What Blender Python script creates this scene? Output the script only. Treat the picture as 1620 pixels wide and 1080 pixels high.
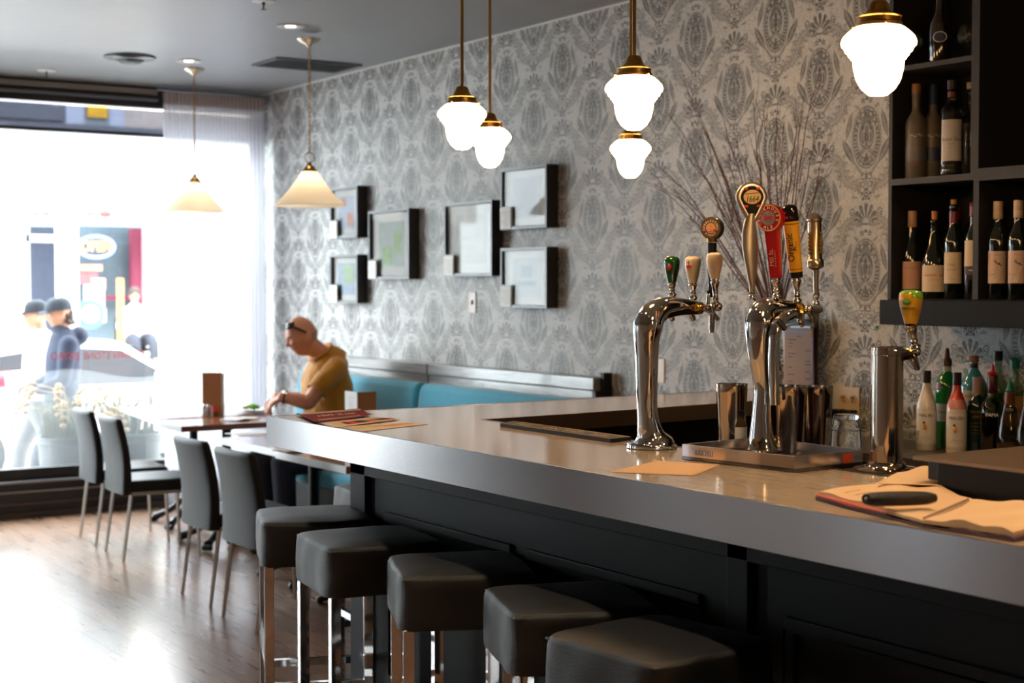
import bpy, bmesh, math, random
from mathutils import Vector, Matrix, noise
PI=math.pi
random.seed(7)
sc=bpy.context.scene
for o in list(bpy.data.objects): bpy.data.objects.remove(o)
col=sc.collection
# ---------------------------------------------------------------- camera
EYE=1.55; FPX=2400.0; YAW=math.atan(1570/2400.0); PITCH=math.atan((540-452)/2400.0)
cam=bpy.data.cameras.new('camera'); camo=bpy.data.objects.new('camera',cam); col.objects.link(camo)
camo.location=(0,0,EYE); camo.rotation_euler=(PI/2-PITCH,0,-YAW)
cam.sensor_width=36; cam.lens=36*FPX/1620; cam.clip_end=200
cam.dof.use_dof=True; cam.dof.focus_distance=4.1; cam.dof.aperture_fstop=4.0
sc.camera=camo
def at(px,py,**k):
    """world point on the plane x=, y= or z= that a calibrated sight line meets"""
    a=(px-810)/FPX; b=-(py-540)/FPX; cp,sp=math.cos(PITCH),math.sin(PITCH); cy,sy=math.cos(YAW),math.sin(YAW)
    F=Vector((sy*cp,cy*cp,-sp)); R=Vector((cy,-sy,0)); U=R.cross(F)
    d=F+R*a+U*b; i,v=list(k.items())[0]; i='xyz'.index(i); C=Vector((0,0,EYE))
    return C+d*((v-C[i])/d[i])
# ---------------------------------------------------------------- world, sun, exposure
w=bpy.data.worlds.new('sky'); sc.world=w; w.use_nodes=True
w.node_tree.nodes['Background'].inputs[0].default_value=(.90,.95,1.0,1)
w.node_tree.nodes['Background'].inputs[1].default_value=16.0
sun=bpy.data.lights.new('sun','SUN'); sun.energy=10; sun.angle=.05; sun.color=(1,.96,.9)
so=bpy.data.objects.new('sun',sun); col.objects.link(so); so.rotation_euler=(math.radians(60),0,math.radians(-18))
po=bpy.data.lights.new('window_portal','AREA'); po.shape='RECTANGLE'; po.size=5.9; po.size_y=2.5
poo=bpy.data.objects.new('window_portal',po); col.objects.link(poo); poo.location=(1.5,10.33,1.55); poo.rotation_euler=(-PI/2,0,0)
po.cycles.is_portal=True
vs=sc.view_settings; vs.view_transform='Standard'; vs.look='None'; vs.gamma=1; vs.exposure=0.72; vs.use_curve_mapping=False
sc.cycles.max_bounces=8; sc.cycles.diffuse_bounces=4; sc.cycles.glossy_bounces=4; sc.cycles.transmission_bounces=8; sc.cycles.transparent_max_bounces=24
sc.cycles.caustics_reflective=False; sc.cycles.caustics_refractive=False; sc.cycles.sample_clamp_indirect=6
sc.cycles.use_denoising=True
# ---------------------------------------------------------------- materials
def lin(c):
    if isinstance(c,str): c=[int(c[i:i+2],16)/255 for i in (0,2,4)]
    return tuple(x/12.92 if x<=.04045 else ((x+.055)/1.055)**2.4 for x in c)+(1,)
MATS={}
def pm(name,c,rough=.5,metal=0,noise_amt=.06,noise_scale=30,bump=0,bscale=200,coat=0,spec=.5,emit=None,es=0,alpha=1,aniso=0,sheen=0):
    if name in MATS: return MATS[name]
    m=bpy.data.materials.new(name); m.use_nodes=True; nt=m.node_tree; b=nt.nodes['Principled BSDF']
    c=lin(c)
    tc=nt.nodes.new('ShaderNodeTexCoord'); nz=nt.nodes.new('ShaderNodeTexNoise'); nz.inputs['Scale'].default_value=noise_scale; nz.inputs['Detail'].default_value=4
    nt.links.new(tc.outputs['Object'],nz.inputs['Vector'])
    mr=nt.nodes.new('ShaderNodeMapRange'); mr.inputs['To Min'].default_value=1-noise_amt; mr.inputs['To Max'].default_value=1+noise_amt
    nt.links.new(nz.outputs['Fac'],mr.inputs['Value'])
    mx=nt.nodes.new('ShaderNodeVectorMath'); mx.operation='SCALE'; mx.inputs[0].default_value=c[:3]
    nt.links.new(mr.outputs[0],mx.inputs['Scale']); nt.links.new(mx.outputs[0],b.inputs['Base Color'])
    b.inputs['Roughness'].default_value=rough; b.inputs['Metallic'].default_value=metal
    b.inputs['Specular IOR Level'].default_value=spec; b.inputs['Coat Weight'].default_value=coat; b.inputs['Coat Roughness'].default_value=.05
    if sheen: b.inputs['Sheen Weight'].default_value=sheen
    if emit: b.inputs['Emission Color'].default_value=lin(emit); b.inputs['Emission Strength'].default_value=es
    b.inputs['Alpha'].default_value=alpha
    if bump:
        n2=nt.nodes.new('ShaderNodeTexNoise'); n2.inputs['Scale'].default_value=bscale; n2.inputs['Detail'].default_value=5
        bp=nt.nodes.new('ShaderNodeBump'); bp.inputs['Strength'].default_value=bump; bp.inputs['Distance'].default_value=.01
        nt.links.new(tc.outputs['Object'],n2.inputs['Vector']); nt.links.new(n2.outputs['Fac'],bp.inputs['Height']); nt.links.new(bp.outputs[0],b.inputs['Normal'])
    MATS[name]=m; return m
def glassm(name,c,refl=1.0,rough=.0,ior=1.45):
    """thin clear or coloured glass: tinted see-through plus a fresnel reflection"""
    if name in MATS: return MATS[name]
    m=bpy.data.materials.new(name); m.use_nodes=True; nt=m.node_tree; nt.nodes.clear()
    out=nt.nodes.new('ShaderNodeOutputMaterial'); t=nt.nodes.new('ShaderNodeBsdfTransparent'); t.inputs[0].default_value=lin(c)
    g=nt.nodes.new('ShaderNodeBsdfGlossy'); g.inputs['Roughness'].default_value=rough; g.inputs[0].default_value=(refl,refl,refl,1)
    lw=nt.nodes.new('ShaderNodeLayerWeight'); lw.inputs[0].default_value=.5; pw=nt.nodes.new('ShaderNodeMath'); pw.operation='POWER'; pw.inputs[1].default_value=5; nt.links.new(lw.outputs['Facing'],pw.inputs[0])
    f=nt.nodes.new('ShaderNodeMath'); f.operation='MULTIPLY_ADD'; r0=((ior-1)/(ior+1))**2; f.inputs[1].default_value=1-r0; f.inputs[2].default_value=r0; nt.links.new(pw.outputs[0],f.inputs[0])
    x=nt.nodes.new('ShaderNodeMixShader'); nt.links.new(f.outputs[0],x.inputs[0]); nt.links.new(t.outputs[0],x.inputs[1]); nt.links.new(g.outputs[0],x.inputs[2]); nt.links.new(x.outputs[0],out.inputs[0])
    MATS[name]=m; return m
def emm(name,c,s):
    return pm(name,c,.4,emit=c,es=s)
# ---------------------------------------------------------------- mesh helpers
def chainmat(p):
    M=Matrix.Identity(4)
    while p is not None: M=p.matrix_basis@M; p=p.parent
    return M
BUILT=[]
class MB:
    def __init__(s): s.v=[]; s.f=[]
    def add(s,vs_,fs):
        n=len(s.v); s.v+=[Vector(p) for p in vs_]; s.f+=[[n+i for i in f] for f in fs]; return s
    def box(s,x0,x1,y0,y1,z0,z1,M=None):
        p=[Vector((x,y,z)) for x in (x0,x1) for y in (y0,y1) for z in (z0,z1)]
        if M: p=[M@q for q in p]
        return s.add(p,[(0,1,3,2),(4,6,7,5),(0,4,5,1),(2,3,7,6),(0,2,6,4),(1,5,7,3)])
    def bar(s,a,b,w,h=None,twist=0):
        a=Vector(a); b=Vector(b); d=(b-a); L=d.length; q=d.to_track_quat('Z','Y').to_matrix().to_4x4()
        return s.box(-w/2,w/2,-(h or w)/2,(h or w)/2,0,L,Matrix.Translation(a)@q@Matrix.Rotation(twist,4,'Z'))
    def tube(s,pts,rs,n=12,cap=True,closed=False,sq=(1,1)):
        pts=[Vector(p) for p in pts]
        if not hasattr(rs,'__len__'): rs=[rs]*len(pts)
        m=len(pts); rings=[]; up=None
        for i,p in enumerate(pts):
            if closed: d=pts[(i+1)%m]-pts[i-1]
            else: d=(pts[min(i+1,m-1)]-pts[max(i-1,0)])
            if d.length<1e-9: d=Vector((0,0,1))
            d.normalize()
            if up is None: up=Vector((0,0,1)) if abs(d.z)<.95 else Vector((0,1,0))
            x=d.cross(up)
            if x.length<1e-6: x=d.orthogonal()
            x.normalize(); y=x.cross(d).normalized(); up=y
            rings.append([p+(x*math.cos(2*PI*k/n)*sq[0]+y*math.sin(2*PI*k/n)*sq[1])*rs[i] for k in range(n)])
        fs=[]; tot=m if closed else m-1
        for i in range(tot):
            for k in range(n):
                a=i*n+k; b=i*n+(k+1)%n; c=((i+1)%m)*n+(k+1)%n; d_=((i+1)%m)*n+k
                fs.append((a,d_,c,b))
        if cap and not closed: fs+=[tuple(range(n)),tuple(reversed(range((m-1)*n,m*n)))]
        return s.add([q for r in rings for q in r],fs)
    def lathe(s,prof,n=32,M=None,cap=True):
        """prof: list of (radius,z)"""
        vs_=[];fs=[];m=len(prof)
        for r,z in prof:
            for k in range(n):
                q=Vector((r*math.cos(2*PI*k/n),r*math.sin(2*PI*k/n),z)); vs_.append(M@q if M else q)
        for i in range(m-1):
            for k in range(n):
                fs.append((i*n+k,i*n+(k+1)%n,(i+1)*n+(k+1)%n,(i+1)*n+k))
        if cap:
            if prof[0][0]>1e-5: fs.append(tuple(reversed(range(n))))
            if prof[-1][0]>1e-5: fs.append(tuple(range((m-1)*n,m*n)))
        return s.add(vs_,fs)
    def prism(s,poly,z0,z1,M=None):
        n=len(poly); p=[Vector((x,y,z0)) for x,y in poly]+[Vector((x,y,z1)) for x,y in poly]
        if M: p=[M@q for q in p]
        return s.add(p,[tuple(reversed(range(n))),tuple(range(n,2*n))]+[(i,(i+1)%n,n+(i+1)%n,n+i) for i in range(n)])
    def ball(s,c,r,n=16,m=10,M=None,sc_=(1,1,1)):
        prof=[(max(math.sin(PI*i/m),1e-6),-math.cos(PI*i/m)) for i in range(m+1)]
        T=Matrix.Translation(Vector(c))@(M or Matrix.Identity(4))@Matrix.Diagonal((r*sc_[0],r*sc_[1],r*sc_[2],1))
        return s.lathe(prof,n,T,False)
    def grid(s,fn,nu,nv):
        vs_=[fn(i/nu,j/nv) for j in range(nv+1) for i in range(nu+1)]
        return s.add(vs_,[(j*(nu+1)+i,j*(nu+1)+i+1,(j+1)*(nu+1)+i+1,(j+1)*(nu+1)+i) for j in range(nv) for i in range(nu)])
    def txt(s,text,size,fn,align='CENTER',ext=0.0006,spacing=1.0):
        """lettering; fn maps flat (x,y,depth) to a point"""
        cu=bpy.data.curves.new('t','FONT'); cu.body=text; cu.size=size; cu.align_x=align; cu.align_y='CENTER'; cu.extrude=ext; cu.space_character=spacing; cu.resolution_u=3
        o=bpy.data.objects.new('t',cu); col.objects.link(o)
        me=bpy.data.meshes.new_from_object(o.evaluated_get(bpy.context.evaluated_depsgraph_get()))
        s.add([fn(v.co.x,v.co.y,v.co.z) for v in me.vertices],[tuple(p.vertices) for p in me.polygons])
        bpy.data.objects.remove(o); bpy.data.curves.remove(cu); bpy.data.meshes.remove(me); return s
    def build(s,name,mat,parent=None,world=False,smooth=None,bevel=0,seg=2,sub=0,solid=0,flat=False):
        me=bpy.data.meshes.new(name); vv=s.v
        if world and parent is not None:
            Mi=chainmat(parent).inverted(); vv=[Mi@p for p in s.v]
        me.from_pydata([tuple(p) for p in vv],[],s.f)
        bm=bmesh.new(); bm.from_mesh(me)
        bmesh.ops.remove_doubles(bm,verts=bm.verts,dist=1e-6)
        bmesh.ops.recalc_face_normals(bm,faces=bm.faces); bm.to_mesh(me); bm.free()
        me.materials.append(mat); me.update()
        o=bpy.data.objects.new(name,me); col.objects.link(o)
        if parent is not None: o.parent=parent
        BUILT.append(o)
        if not flat:
            me.shade_smooth()
            try: me.set_sharp_from_angle(angle=math.radians(35 if smooth is None else smooth))
            except Exception: pass
        if solid: md=o.modifiers.new('thickness','SOLIDIFY'); md.thickness=solid; md.offset=0
        if bevel: md=o.modifiers.new('bevel','BEVEL'); md.width=bevel; md.segments=seg; md.limit_method='ANGLE'; md.angle_limit=math.radians(40); md.harden_normals=True
        if sub: md=o.modifiers.new('sub','SUBSURF'); md.levels=sub; md.render_levels=sub
        return o
def tag(o,label=None,cat=None,group=None,kind=None):
    if label is not None: o['label']=label
    if cat is not None: o['category']=cat
    if group: o['group']=group
    if kind: o['kind']=kind
    return o
def thing(name,label,cat,loc=(0,0,0),rz=0,group=None):
    o=bpy.data.objects.new(name,None); col.objects.link(o); o.location=loc; o.rotation_euler=(0,0,rz); o.empty_display_size=.05
    return tag(o,label,cat,group)
def children(o): return [c for c in bpy.data.objects if c.parent==o]
def dup(o,parent=None):
    c=o.copy(); col.objects.link(c); c.parent=parent
    for ch in children(o): dup(ch,c)
    return c
def place(o,loc,rz=0,label=None,group=None,scale=None):
    o.location=loc; o.rotation_euler=(0,0,rz)
    if label: o['label']=label
    if group: o['group']=group
    if scale: o.scale=(scale,)*3
    return o
def struct(o,kind='structure'): o['kind']=kind; return o
def remesh(o,voxel,smooth=2):
    md=o.modifiers.new('r','REMESH'); md.mode='VOXEL'; md.voxel_size=voxel; md.use_smooth_shade=True
    if smooth: s=o.modifiers.new('s','SMOOTH'); s.iterations=smooth; s.factor=.5
    me=bpy.data.meshes.new_from_object(o.evaluated_get(bpy.context.evaluated_depsgraph_get()))
    me.name=o.name; mt=o.data.materials[0]; o.modifiers.clear(); o.data=me
    if not me.materials: me.materials.append(mt)
    me.shade_smooth(); return o
def cyl(cx,cy,r,a0=0,sx=1,out=.0008):
    """wrap flat lettering round an upright cylinder; a0 = facing angle"""
    def fn(x,y,z,z0=0): 
        a=a0+x/r*sx; R=r+out+z
        return Vector((cx+R*math.cos(a),cy+R*math.sin(a),y+z0))
    return fn
# ---------------------------------------------------------------- common materials
CHROME=pm('polished_chrome','d8d6d4',.06,1,.02)
STEEL=pm('satin_steel','b9b7b5',.28,1,.05)
BRASS=pm('aged_brass','9a7440',.3,1,.12,60)
BRASSL=pm('warm_brass_collar','c0954c',.18,1,.08,60)
BLACKP=pm('black_satin_paint','0d0d0f',.5,0,.1,spec=.25)
BLACK=pm('black_plastic','0b0b0c',.35)
WHITEP=pm('cream_plastic','d8cdbd',.35)
PAPERW=pm('white_paper','e6e4e0',.7)
KRAFT=pm('kraft_paper','c79f76',.75,0,.05,80)
KRAFTP=pm('pale_kraft_paper','d8b48c',.8,0,.05,60)
GOLD=pm('gold_print','c79a3c',.35,.6)
INK=pm('dark_print','3a3634',.6)
INKL=pm('grey_print','8a8078',.6)
REDINK=pm('red_print','c8283a',.55)
WHITEINK=pm('white_print','f2efe8',.5)
# --- tiny expression layer: the same formulas build shader math nodes
class Ex:
    nt=None
    def __init__(s,sock): s.k=sock
    @staticmethod
    def op(o,*a,clamp=False):
        n=Ex.nt.nodes.new('ShaderNodeMath'); n.operation=o; n.use_clamp=clamp
        for i,x in enumerate(a):
            if isinstance(x,Ex): Ex.nt.links.new(x.k,n.inputs[i])
            else: n.inputs[i].default_value=float(x)
        return Ex(n.outputs[0])
    def __add__(s,o): return Ex.op('ADD',s,o)
    __radd__=__add__
    def __sub__(s,o): return Ex.op('SUBTRACT',s,o)
    def __rsub__(s,o): return Ex.op('SUBTRACT',o,s)
    def __mul__(s,o): return Ex.op('MULTIPLY',s,o)
    __rmul__=__mul__
def damask(U,V,F):
    """grey damask ink coverage 0..1; U,V in metres from a medallion centre"""
    mx,mn,ab,sn,sq,rnd,md,st,at2=F
    P=.265
    i=rnd(U*(1/P))
    u=ab(U-i*P)
    w=V+i*P
    v=w-rnd(w*(.5/P))*(2*P)
    def lens(cx,cy,ang,L,W,vein=0,vf=900):
        import math as m
        c,s=m.cos(ang),m.sin(ang)
        du=u-cx; dv=v-cy
        p=du*c+dv*s; q=ab(dv*c-du*s)
        d=W-(p*p)*(W/L/L)-q
        r=st(d)
        if vein: r=r*(1-vein*st(sn((p+q*.9)*vf)*.0016+(q*-.25)+.0006))
        return r
    def ring(cx,cy,r,w,rx=1.):
        du=(u-cx)*rx; dv=v-cy
        return st(w-ab(sq(du*du+dv*dv)-r))
    def disc(cx,cy,r,rx=1.):
        du=(u-cx)*rx; dv=v-cy
        return st(r-sq(du*du+dv*dv))
    # ogee band between medallions
    av=ab(v)
    t=u-av
    d=u+av-P+sn(t*23.7)*.023
    band=st(.0035-ab(ab(d)-.017))
    band=mx(band,st(.0022-ab(ab(d)-.009)))
    band=mx(band,st(.0024-ab(d)+sn(t*560)*.0022))
    band=mx(band,st(.0016-ab(ab(d)-.027)+sn(t*230)*.003))
    tt=t-rnd(t*(1/.044))*.044
    cd=d+.047
    cr0=sq(tt*tt+cd*cd)
    band=mx(band,st(.0024-ab(cr0-.0115)+tt*.10))
    band=mx(band,st(.0042-sq((tt-.004)*(tt-.004)+cd*cd)))
    t2=ab(tt)-.022
    band=mx(band,st(.008-(t2*t2)*60-ab(t2*.8+d+.036)))
    # medallion
    e=sq((u*1.42)*(u*1.42)+(v+.005)*(v+.005)*.78)       # ~radius .12
    inside=st(.112-e)
    m=st(.0028-ab(e-.108))
    m=mx(m,st(.0022-ab(e-.098)+sn(v*420)*.003))
    an=at2(v+.03,u)
    lace=st(sn(an*26)*.006-ab(e-.085)+.0035)
    lace=mx(lace,st(.003-ab(ab(e-.085)-.009)+sn(an*40)*.0015))
    m=mx(m,lace)
    # tulip
    tl=st(.046-sq(u*u*1.35+(v-.004)*(v-.004)*.62))
    ln=mn(ab(sq((u+.03)*(u+.03)+(v*v)*.42)-.046),ab(sq((u-.016)*(u-.016)*1.6+(v+.006)*(v+.006)*.4)-.018))
    tl=tl*st(ln-.0016)
    tl=mx(tl,lens(0,.0,1.571,.032,.0075))
    m=mx(m,tl)
    # crown above tulip and petals beneath
    a2=at2(v-.045,u)
    r2=sq(u*u+(v-.045)*(v-.045))
    cr=st(.036+sn(a2*9)*.006-r2)*st(ab(sn(a2*9+1.57))*.004-.0012)*st(v-.05)
    m=mx(m,cr)
    m=mx(m,lens(.024,-.062,-.5,.03,.009,.7))
    m=mx(m,lens(.0,-.088,1.57,.024,.009))
    out=mx(m,.30)*inside
    out=mx(out,st(.128-e)*.16)
    # side feather leaves
    out=mx(out,lens(.100,-.056,-2.15,.066,.017,.6,700)*st(e-.112))
    out=mx(out,lens(.096,.045,1.85,.062,.013,.6,700)*st(e-.110))
    out=mx(out,lens(.044,-.128,-2.3,.046,.0065,.6)*st(e-.112))
    # florets over the medallion
    fl=at2(v-.142,u-.02); rf=sq((u-.02)*(u-.02)+(v-.142)*(v-.142))
    out=mx(out,st(.010+sn(fl*5)*.0035-rf)*st(rf-.003))
    out=mx(out,disc(0,.15,.0075))
    out=mx(out,lens(.052,.118,.6,.02,.006,.6))
    # palmette fan
    a3=at2(v-.188,u); r3=sq(u*u+(v-.188)*(v-.188)*.75)
    fan=st(.062+sn(a3*13)*.004-r3)*st(sn(a3*13)*.0035+.0012)*st(r3-.014)*st(v-.192)
    out=mx(out,fan)
    out=mx(out,ring(.03,.183,.011,.0028)); out=mx(out,disc(.03,.183,.0042))
    out=mx(out,lens(.0,.178,0,.03,.0045))
    out=mx(out,ring(.075,.228,.012,.0026)); out=mx(out,disc(.077,.226,.0045))
    # scrolls under the medallion
    out=mx(out,ring(.016,-.160,.0125,.0026,.95)); out=mx(out,disc(.02,-.156,.0042))
    out=mx(out,ring(.019,-.192,.0105,.0022)); out=mx(out,lens(0,-.17,1.57,.04,.003))
    a4=at2(v+.235,u); r4=sq(u*u+(v+.235)*(v+.235))
    out=mx(out,st(.024+sn(a4*6)*.006-r4)*st(ab(r4-.014)-.0015)*st(r4-.004))
    out=mx(out,lens(.046,-.205,.9,.022,.006,.6))
    out=mx(out,lens(.062,-.243,.2,.02,.006,.6))
    out=mx(out,ring(.118,.118,.008,.0022)); 
    free=st(e-.114)
    bandm=band*free*st(u-.026)
    out=mx(out,bandm*.8)
    return out
def wallpaper_mat():
    m=bpy.data.materials.new('damask_wallpaper'); m.use_nodes=True; nt=m.node_tree; b=nt.nodes['Principled BSDF']; Ex.nt=nt
    g=nt.nodes.new('ShaderNodeNewGeometry'); sp=nt.nodes.new('ShaderNodeSeparateXYZ'); nt.links.new(g.outputs['Position'],sp.inputs[0])
    st=lambda x: Ex.op('MULTIPLY_ADD',x,900,.5,clamp=True)
    F=(lambda a,b:Ex.op('MAXIMUM',a,b),lambda a,b:Ex.op('MINIMUM',a,b),lambda a:Ex.op('ABSOLUTE',a),lambda a:Ex.op('SINE',a),lambda a:Ex.op('SQRT',a),lambda a:Ex.op('ROUND',a),None,st,lambda a,b:Ex.op('ARCTAN2',a,b))
    ink=damask(Ex(sp.outputs['Y'])-4.86,Ex(sp.outputs['Z'])-2.68,F)
    nz=nt.nodes.new('ShaderNodeTexNoise'); nz.inputs['Scale'].default_value=55; nz.inputs['Detail'].default_value=6; nt.links.new(g.outputs['Position'],nz.inputs['Vector'])
    mr=nt.nodes.new('ShaderNodeMapRange'); mr.inputs['From Min'].default_value=.35; mr.inputs['From Max'].default_value=.6; mr.inputs['To Min'].default_value=.78; mr.inputs['To Max'].default_value=1
    nt.links.new(nz.outputs['Fac'],mr.inputs['Value'])
    n3=nt.nodes.new('ShaderNodeTexNoise'); n3.inputs['Scale'].default_value=34; n3.inputs['Detail'].default_value=1; n3.inputs['Distortion'].default_value=1.1; nt.links.new(g.outputs['Position'],n3.inputs['Vector'])
    fil=Ex.op('SUBTRACT',1.0,Ex.op('ABSOLUTE',Ex(n3.outputs['Fac'])-.5)*16,clamp=True)
    ink=Ex.op('MAXIMUM',ink,fil*.42)
    k=ink*Ex(mr.outputs[0])
    mx=nt.nodes.new('ShaderNodeMix'); mx.data_type='RGBA'; mx.inputs['A'].default_value=lin('c6c6c4'); mx.inputs['B'].default_value=lin('5b5956')
    nt.links.new(k.k,mx.inputs['Factor']); nt.links.new(mx.outputs['Result'],b.inputs['Base Color'])
    nt.links.new((ink*.1).k,b.inputs['Metallic']); nt.links.new((ink*-.1+.6).k,b.inputs['Roughness']); b.inputs['Specular IOR Level'].default_value=.25
    return m
def floor_mat():
    m=bpy.data.materials.new('wood_plank_floor'); m.use_nodes=True; nt=m.node_tree; b=nt.nodes['Principled BSDF']; N=nt.nodes.new; L=nt.links.new
    g=N('ShaderNodeNewGeometry'); mp=N('ShaderNodeMapping'); mp.inputs['Rotation'].default_value=(0,0,PI/2); L(g.outputs['Position'],mp.inputs['Vector'])
    br=N('ShaderNodeTexBrick'); br.offset=.37; br.inputs['Scale'].default_value=1; br.inputs['Brick Width'].default_value=1.25; br.inputs['Row Height'].default_value=.13; br.inputs['Mortar Size'].default_value=.0022
    br.inputs['Color1'].default_value=lin('94715a'); br.inputs['Color2'].default_value=lin('785c4a'); br.inputs['Mortar'].default_value=lin('2c231d'); br.inputs['Bias'].default_value=-.1
    L(mp.outputs[0],br.inputs['Vector'])
    m2=N('ShaderNodeMapping'); m2.inputs['Scale'].default_value=(22,1.6,1); L(g.outputs['Position'],m2.inputs['Vector'])
    nz=N('ShaderNodeTexNoise'); nz.inputs['Scale'].default_value=2.2; nz.inputs['Detail'].default_value=7; nz.inputs['Distortion'].default_value=.6; L(m2.outputs[0],nz.inputs['Vector'])
    mr=N('ShaderNodeMapRange'); mr.inputs['From Min'].default_value=.3; mr.inputs['From Max'].default_value=.7; mr.inputs['To Min'].default_value=.7; mr.inputs['To Max'].default_value=1.25; L(nz.outputs['Fac'],mr.inputs['Value'])
    vm=N('ShaderNodeVectorMath'); vm.operation='SCALE'; L(br.outputs['Color'],vm.inputs[0]); L(mr.outputs[0],vm.inputs['Scale']); L(vm.outputs[0],b.inputs['Base Color'])
    r=N('ShaderNodeMapRange'); r.inputs['To Min'].default_value=.22; r.inputs['To Max'].default_value=.36; L(nz.outputs['Fac'],r.inputs['Value']); L(r.outputs[0],b.inputs['Roughness'])
    bp=N('ShaderNodeBump'); b.inputs['Coat Weight'].default_value=.6; b.inputs['Coat Roughness'].default_value=.2; bp.inputs['Strength'].default_value=.15; bp.inputs['Distance'].default_value=.003; L(nz.outputs['Fac'],bp.inputs['Height']); L(bp.outputs[0],b.inputs['Normal'])
    return m
def wood_mat(name,c1,c2,rough=.35,axis='Y',sc_=1.0,coat=0,bump=.2):
    if name in MATS: return MATS[name]
    m=bpy.data.materials.new(name); m.use_nodes=True; nt=m.node_tree; b=nt.nodes['Principled BSDF']; N=nt.nodes.new; L=nt.links.new
    g=N('ShaderNodeNewGeometry'); mp=N('ShaderNodeMapping'); s=[26*sc_]*3; s['XYZ'.index(axis)]=1.6*sc_; mp.inputs['Scale'].default_value=s; L(g.outputs['Position'],mp.inputs['Vector'])
    nz=N('ShaderNodeTexNoise'); nz.inputs['Scale'].default_value=1.5; nz.inputs['Detail'].default_value=7; nz.inputs['Distortion'].default_value=1.2; L(mp.outputs[0],nz.inputs['Vector'])
    r=N('ShaderNodeValToRGB'); r.color_ramp.elements[0].position=.35; r.color_ramp.elements[1].position=.68; r.color_ramp.elements[0].color=lin(c2); r.color_ramp.elements[1].color=lin(c1)
    L(nz.outputs['Fac'],r.inputs[0]); L(r.outputs[0],b.inputs['Base Color']); b.inputs['Roughness'].default_value=rough; b.inputs['Coat Weight'].default_value=coat
    bp=N('ShaderNodeBump'); bp.inputs['Strength'].default_value=bump; bp.inputs['Distance'].default_value=.003; L(nz.outputs['Fac'],bp.inputs['Height']); L(bp.outputs[0],b.inputs['Normal'])
    MATS[name]=m; return m
def brushed_mat():
    m=bpy.data.materials.new('brushed_stainless'); m.use_nodes=True; nt=m.node_tree; b=nt.nodes['Principled BSDF']; N=nt.nodes.new; L=nt.links.new
    g=N('ShaderNodeNewGeometry'); mp=N('ShaderNodeMapping'); mp.inputs['Scale'].default_value=(2,2,300); L(g.outputs['Position'],mp.inputs['Vector'])
    nz=N('ShaderNodeTexNoise'); nz.inputs['Scale'].default_value=2; nz.inputs['Detail'].default_value=3; L(mp.outputs[0],nz.inputs['Vector'])
    r=N('ShaderNodeMapRange'); r.inputs['To Min'].default_value=.25; r.inputs['To Max'].default_value=.27; L(nz.outputs['Fac'],r.inputs['Value']); L(r.outputs[0],b.inputs['Roughness'])
    b.inputs['Base Color'].default_value=lin('aeabac'); b.inputs['Metallic'].default_value=1; b.inputs['Anisotropic'].default_value=.85; b.inputs['Anisotropic Rotation'].default_value=.25
    tg=N('ShaderNodeTangent'); tg.direction_type='RADIAL'; tg.axis='Z'; L(tg.outputs[0],b.inputs['Tangent'])
    return m
def leather_mat(name,c,rough=.38):
    if name in MATS: return MATS[name]
    m=pm(name,c,rough,0,.08,8,.35,420,spec=.8 if rough==.44 else .28); nt=m.node_tree; b=nt.nodes['Principled BSDF']
    return m
WALLP=wallpaper_mat(); FLOORM=floor_mat(); BRUSHED=brushed_mat()
CEIL=pm('grey_ceiling_paint','85878a',.38,0,.05,3,.15,9)
DARKWALL=pm('charcoal_wall_paint','4a4744',.6)
TAUPE=pm('warm_wall_paint','ded6cc',.7)
FRAMEB=pm('black_window_metal','1a1a1d',.4)
GREYM=pm('grey_window_metal','8f9096',.35,.6)
XW=4.53; YW=10.25; ZC=2.93
# ================================================================ SETTING
struct(MB().box(-3.2,XW+.2,-4.4,YW+.2,-.08,0).build('floor',FLOORM,flat=True))
struct(MB().box(-3.4,XW+.2,-4.4,YW+.12,ZC,ZC+.25).build('ceiling',CEIL,flat=True))
struct(MB().box(XW,XW+.2,-4.4,YW+.2,-.3,ZC).build('wall_right',WALLP,flat=True))
struct(MB().box(-3.4,-3.2,-4.4,6.4,-.3,ZC).box(-3.4,-3.2,7.1,8.0,-.3,ZC).box(-3.4,-3.2,6.4,7.1,-.3,.6).box(-3.4,-3.2,6.4,7.1,2.3,ZC).box(-3.4,-3.2,8.22,9.0,-.3,ZC).box(-3.4,-3.2,9.5,YW+.2,-.3,ZC).box(-3.4,-3.2,8.0,8.22,-.3,.6).box(-3.4,-3.2,9.0,9.5,-.3,.6).box(-3.4,-3.2,8.0,8.22,2.3,ZC).box(-3.4,-3.2,9.0,9.5,2.3,ZC).build('wall_left',TAUPE,flat=True))
struct(MB().box(-3.32,-3.31,6.4,7.1,.6,2.3).build('added_window_4',glassm('added_window_glass','9fa3a6',.5),flat=True))  # unseen pane added to brighten the drip tray's reflection
struct(MB().box(-3.32,-3.31,8.0,8.22,.6,2.3).build('added_window_2',glassm('added_window_glass','9fa3a6',.5),flat=True))  # unseen pane added for a light band in the steel bar edge
struct(MB().box(-3.32,-3.31,9.0,9.5,.6,2.3).build('added_window_3',glassm('added_window_glass','9fa3a6',.5),flat=True))  # also added out of view, for another bright band in the steel
struct(MB().box(-3.2,XW,-4.4,-4.2,0,ZC).build('wall_back',TAUPE,flat=True))
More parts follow.
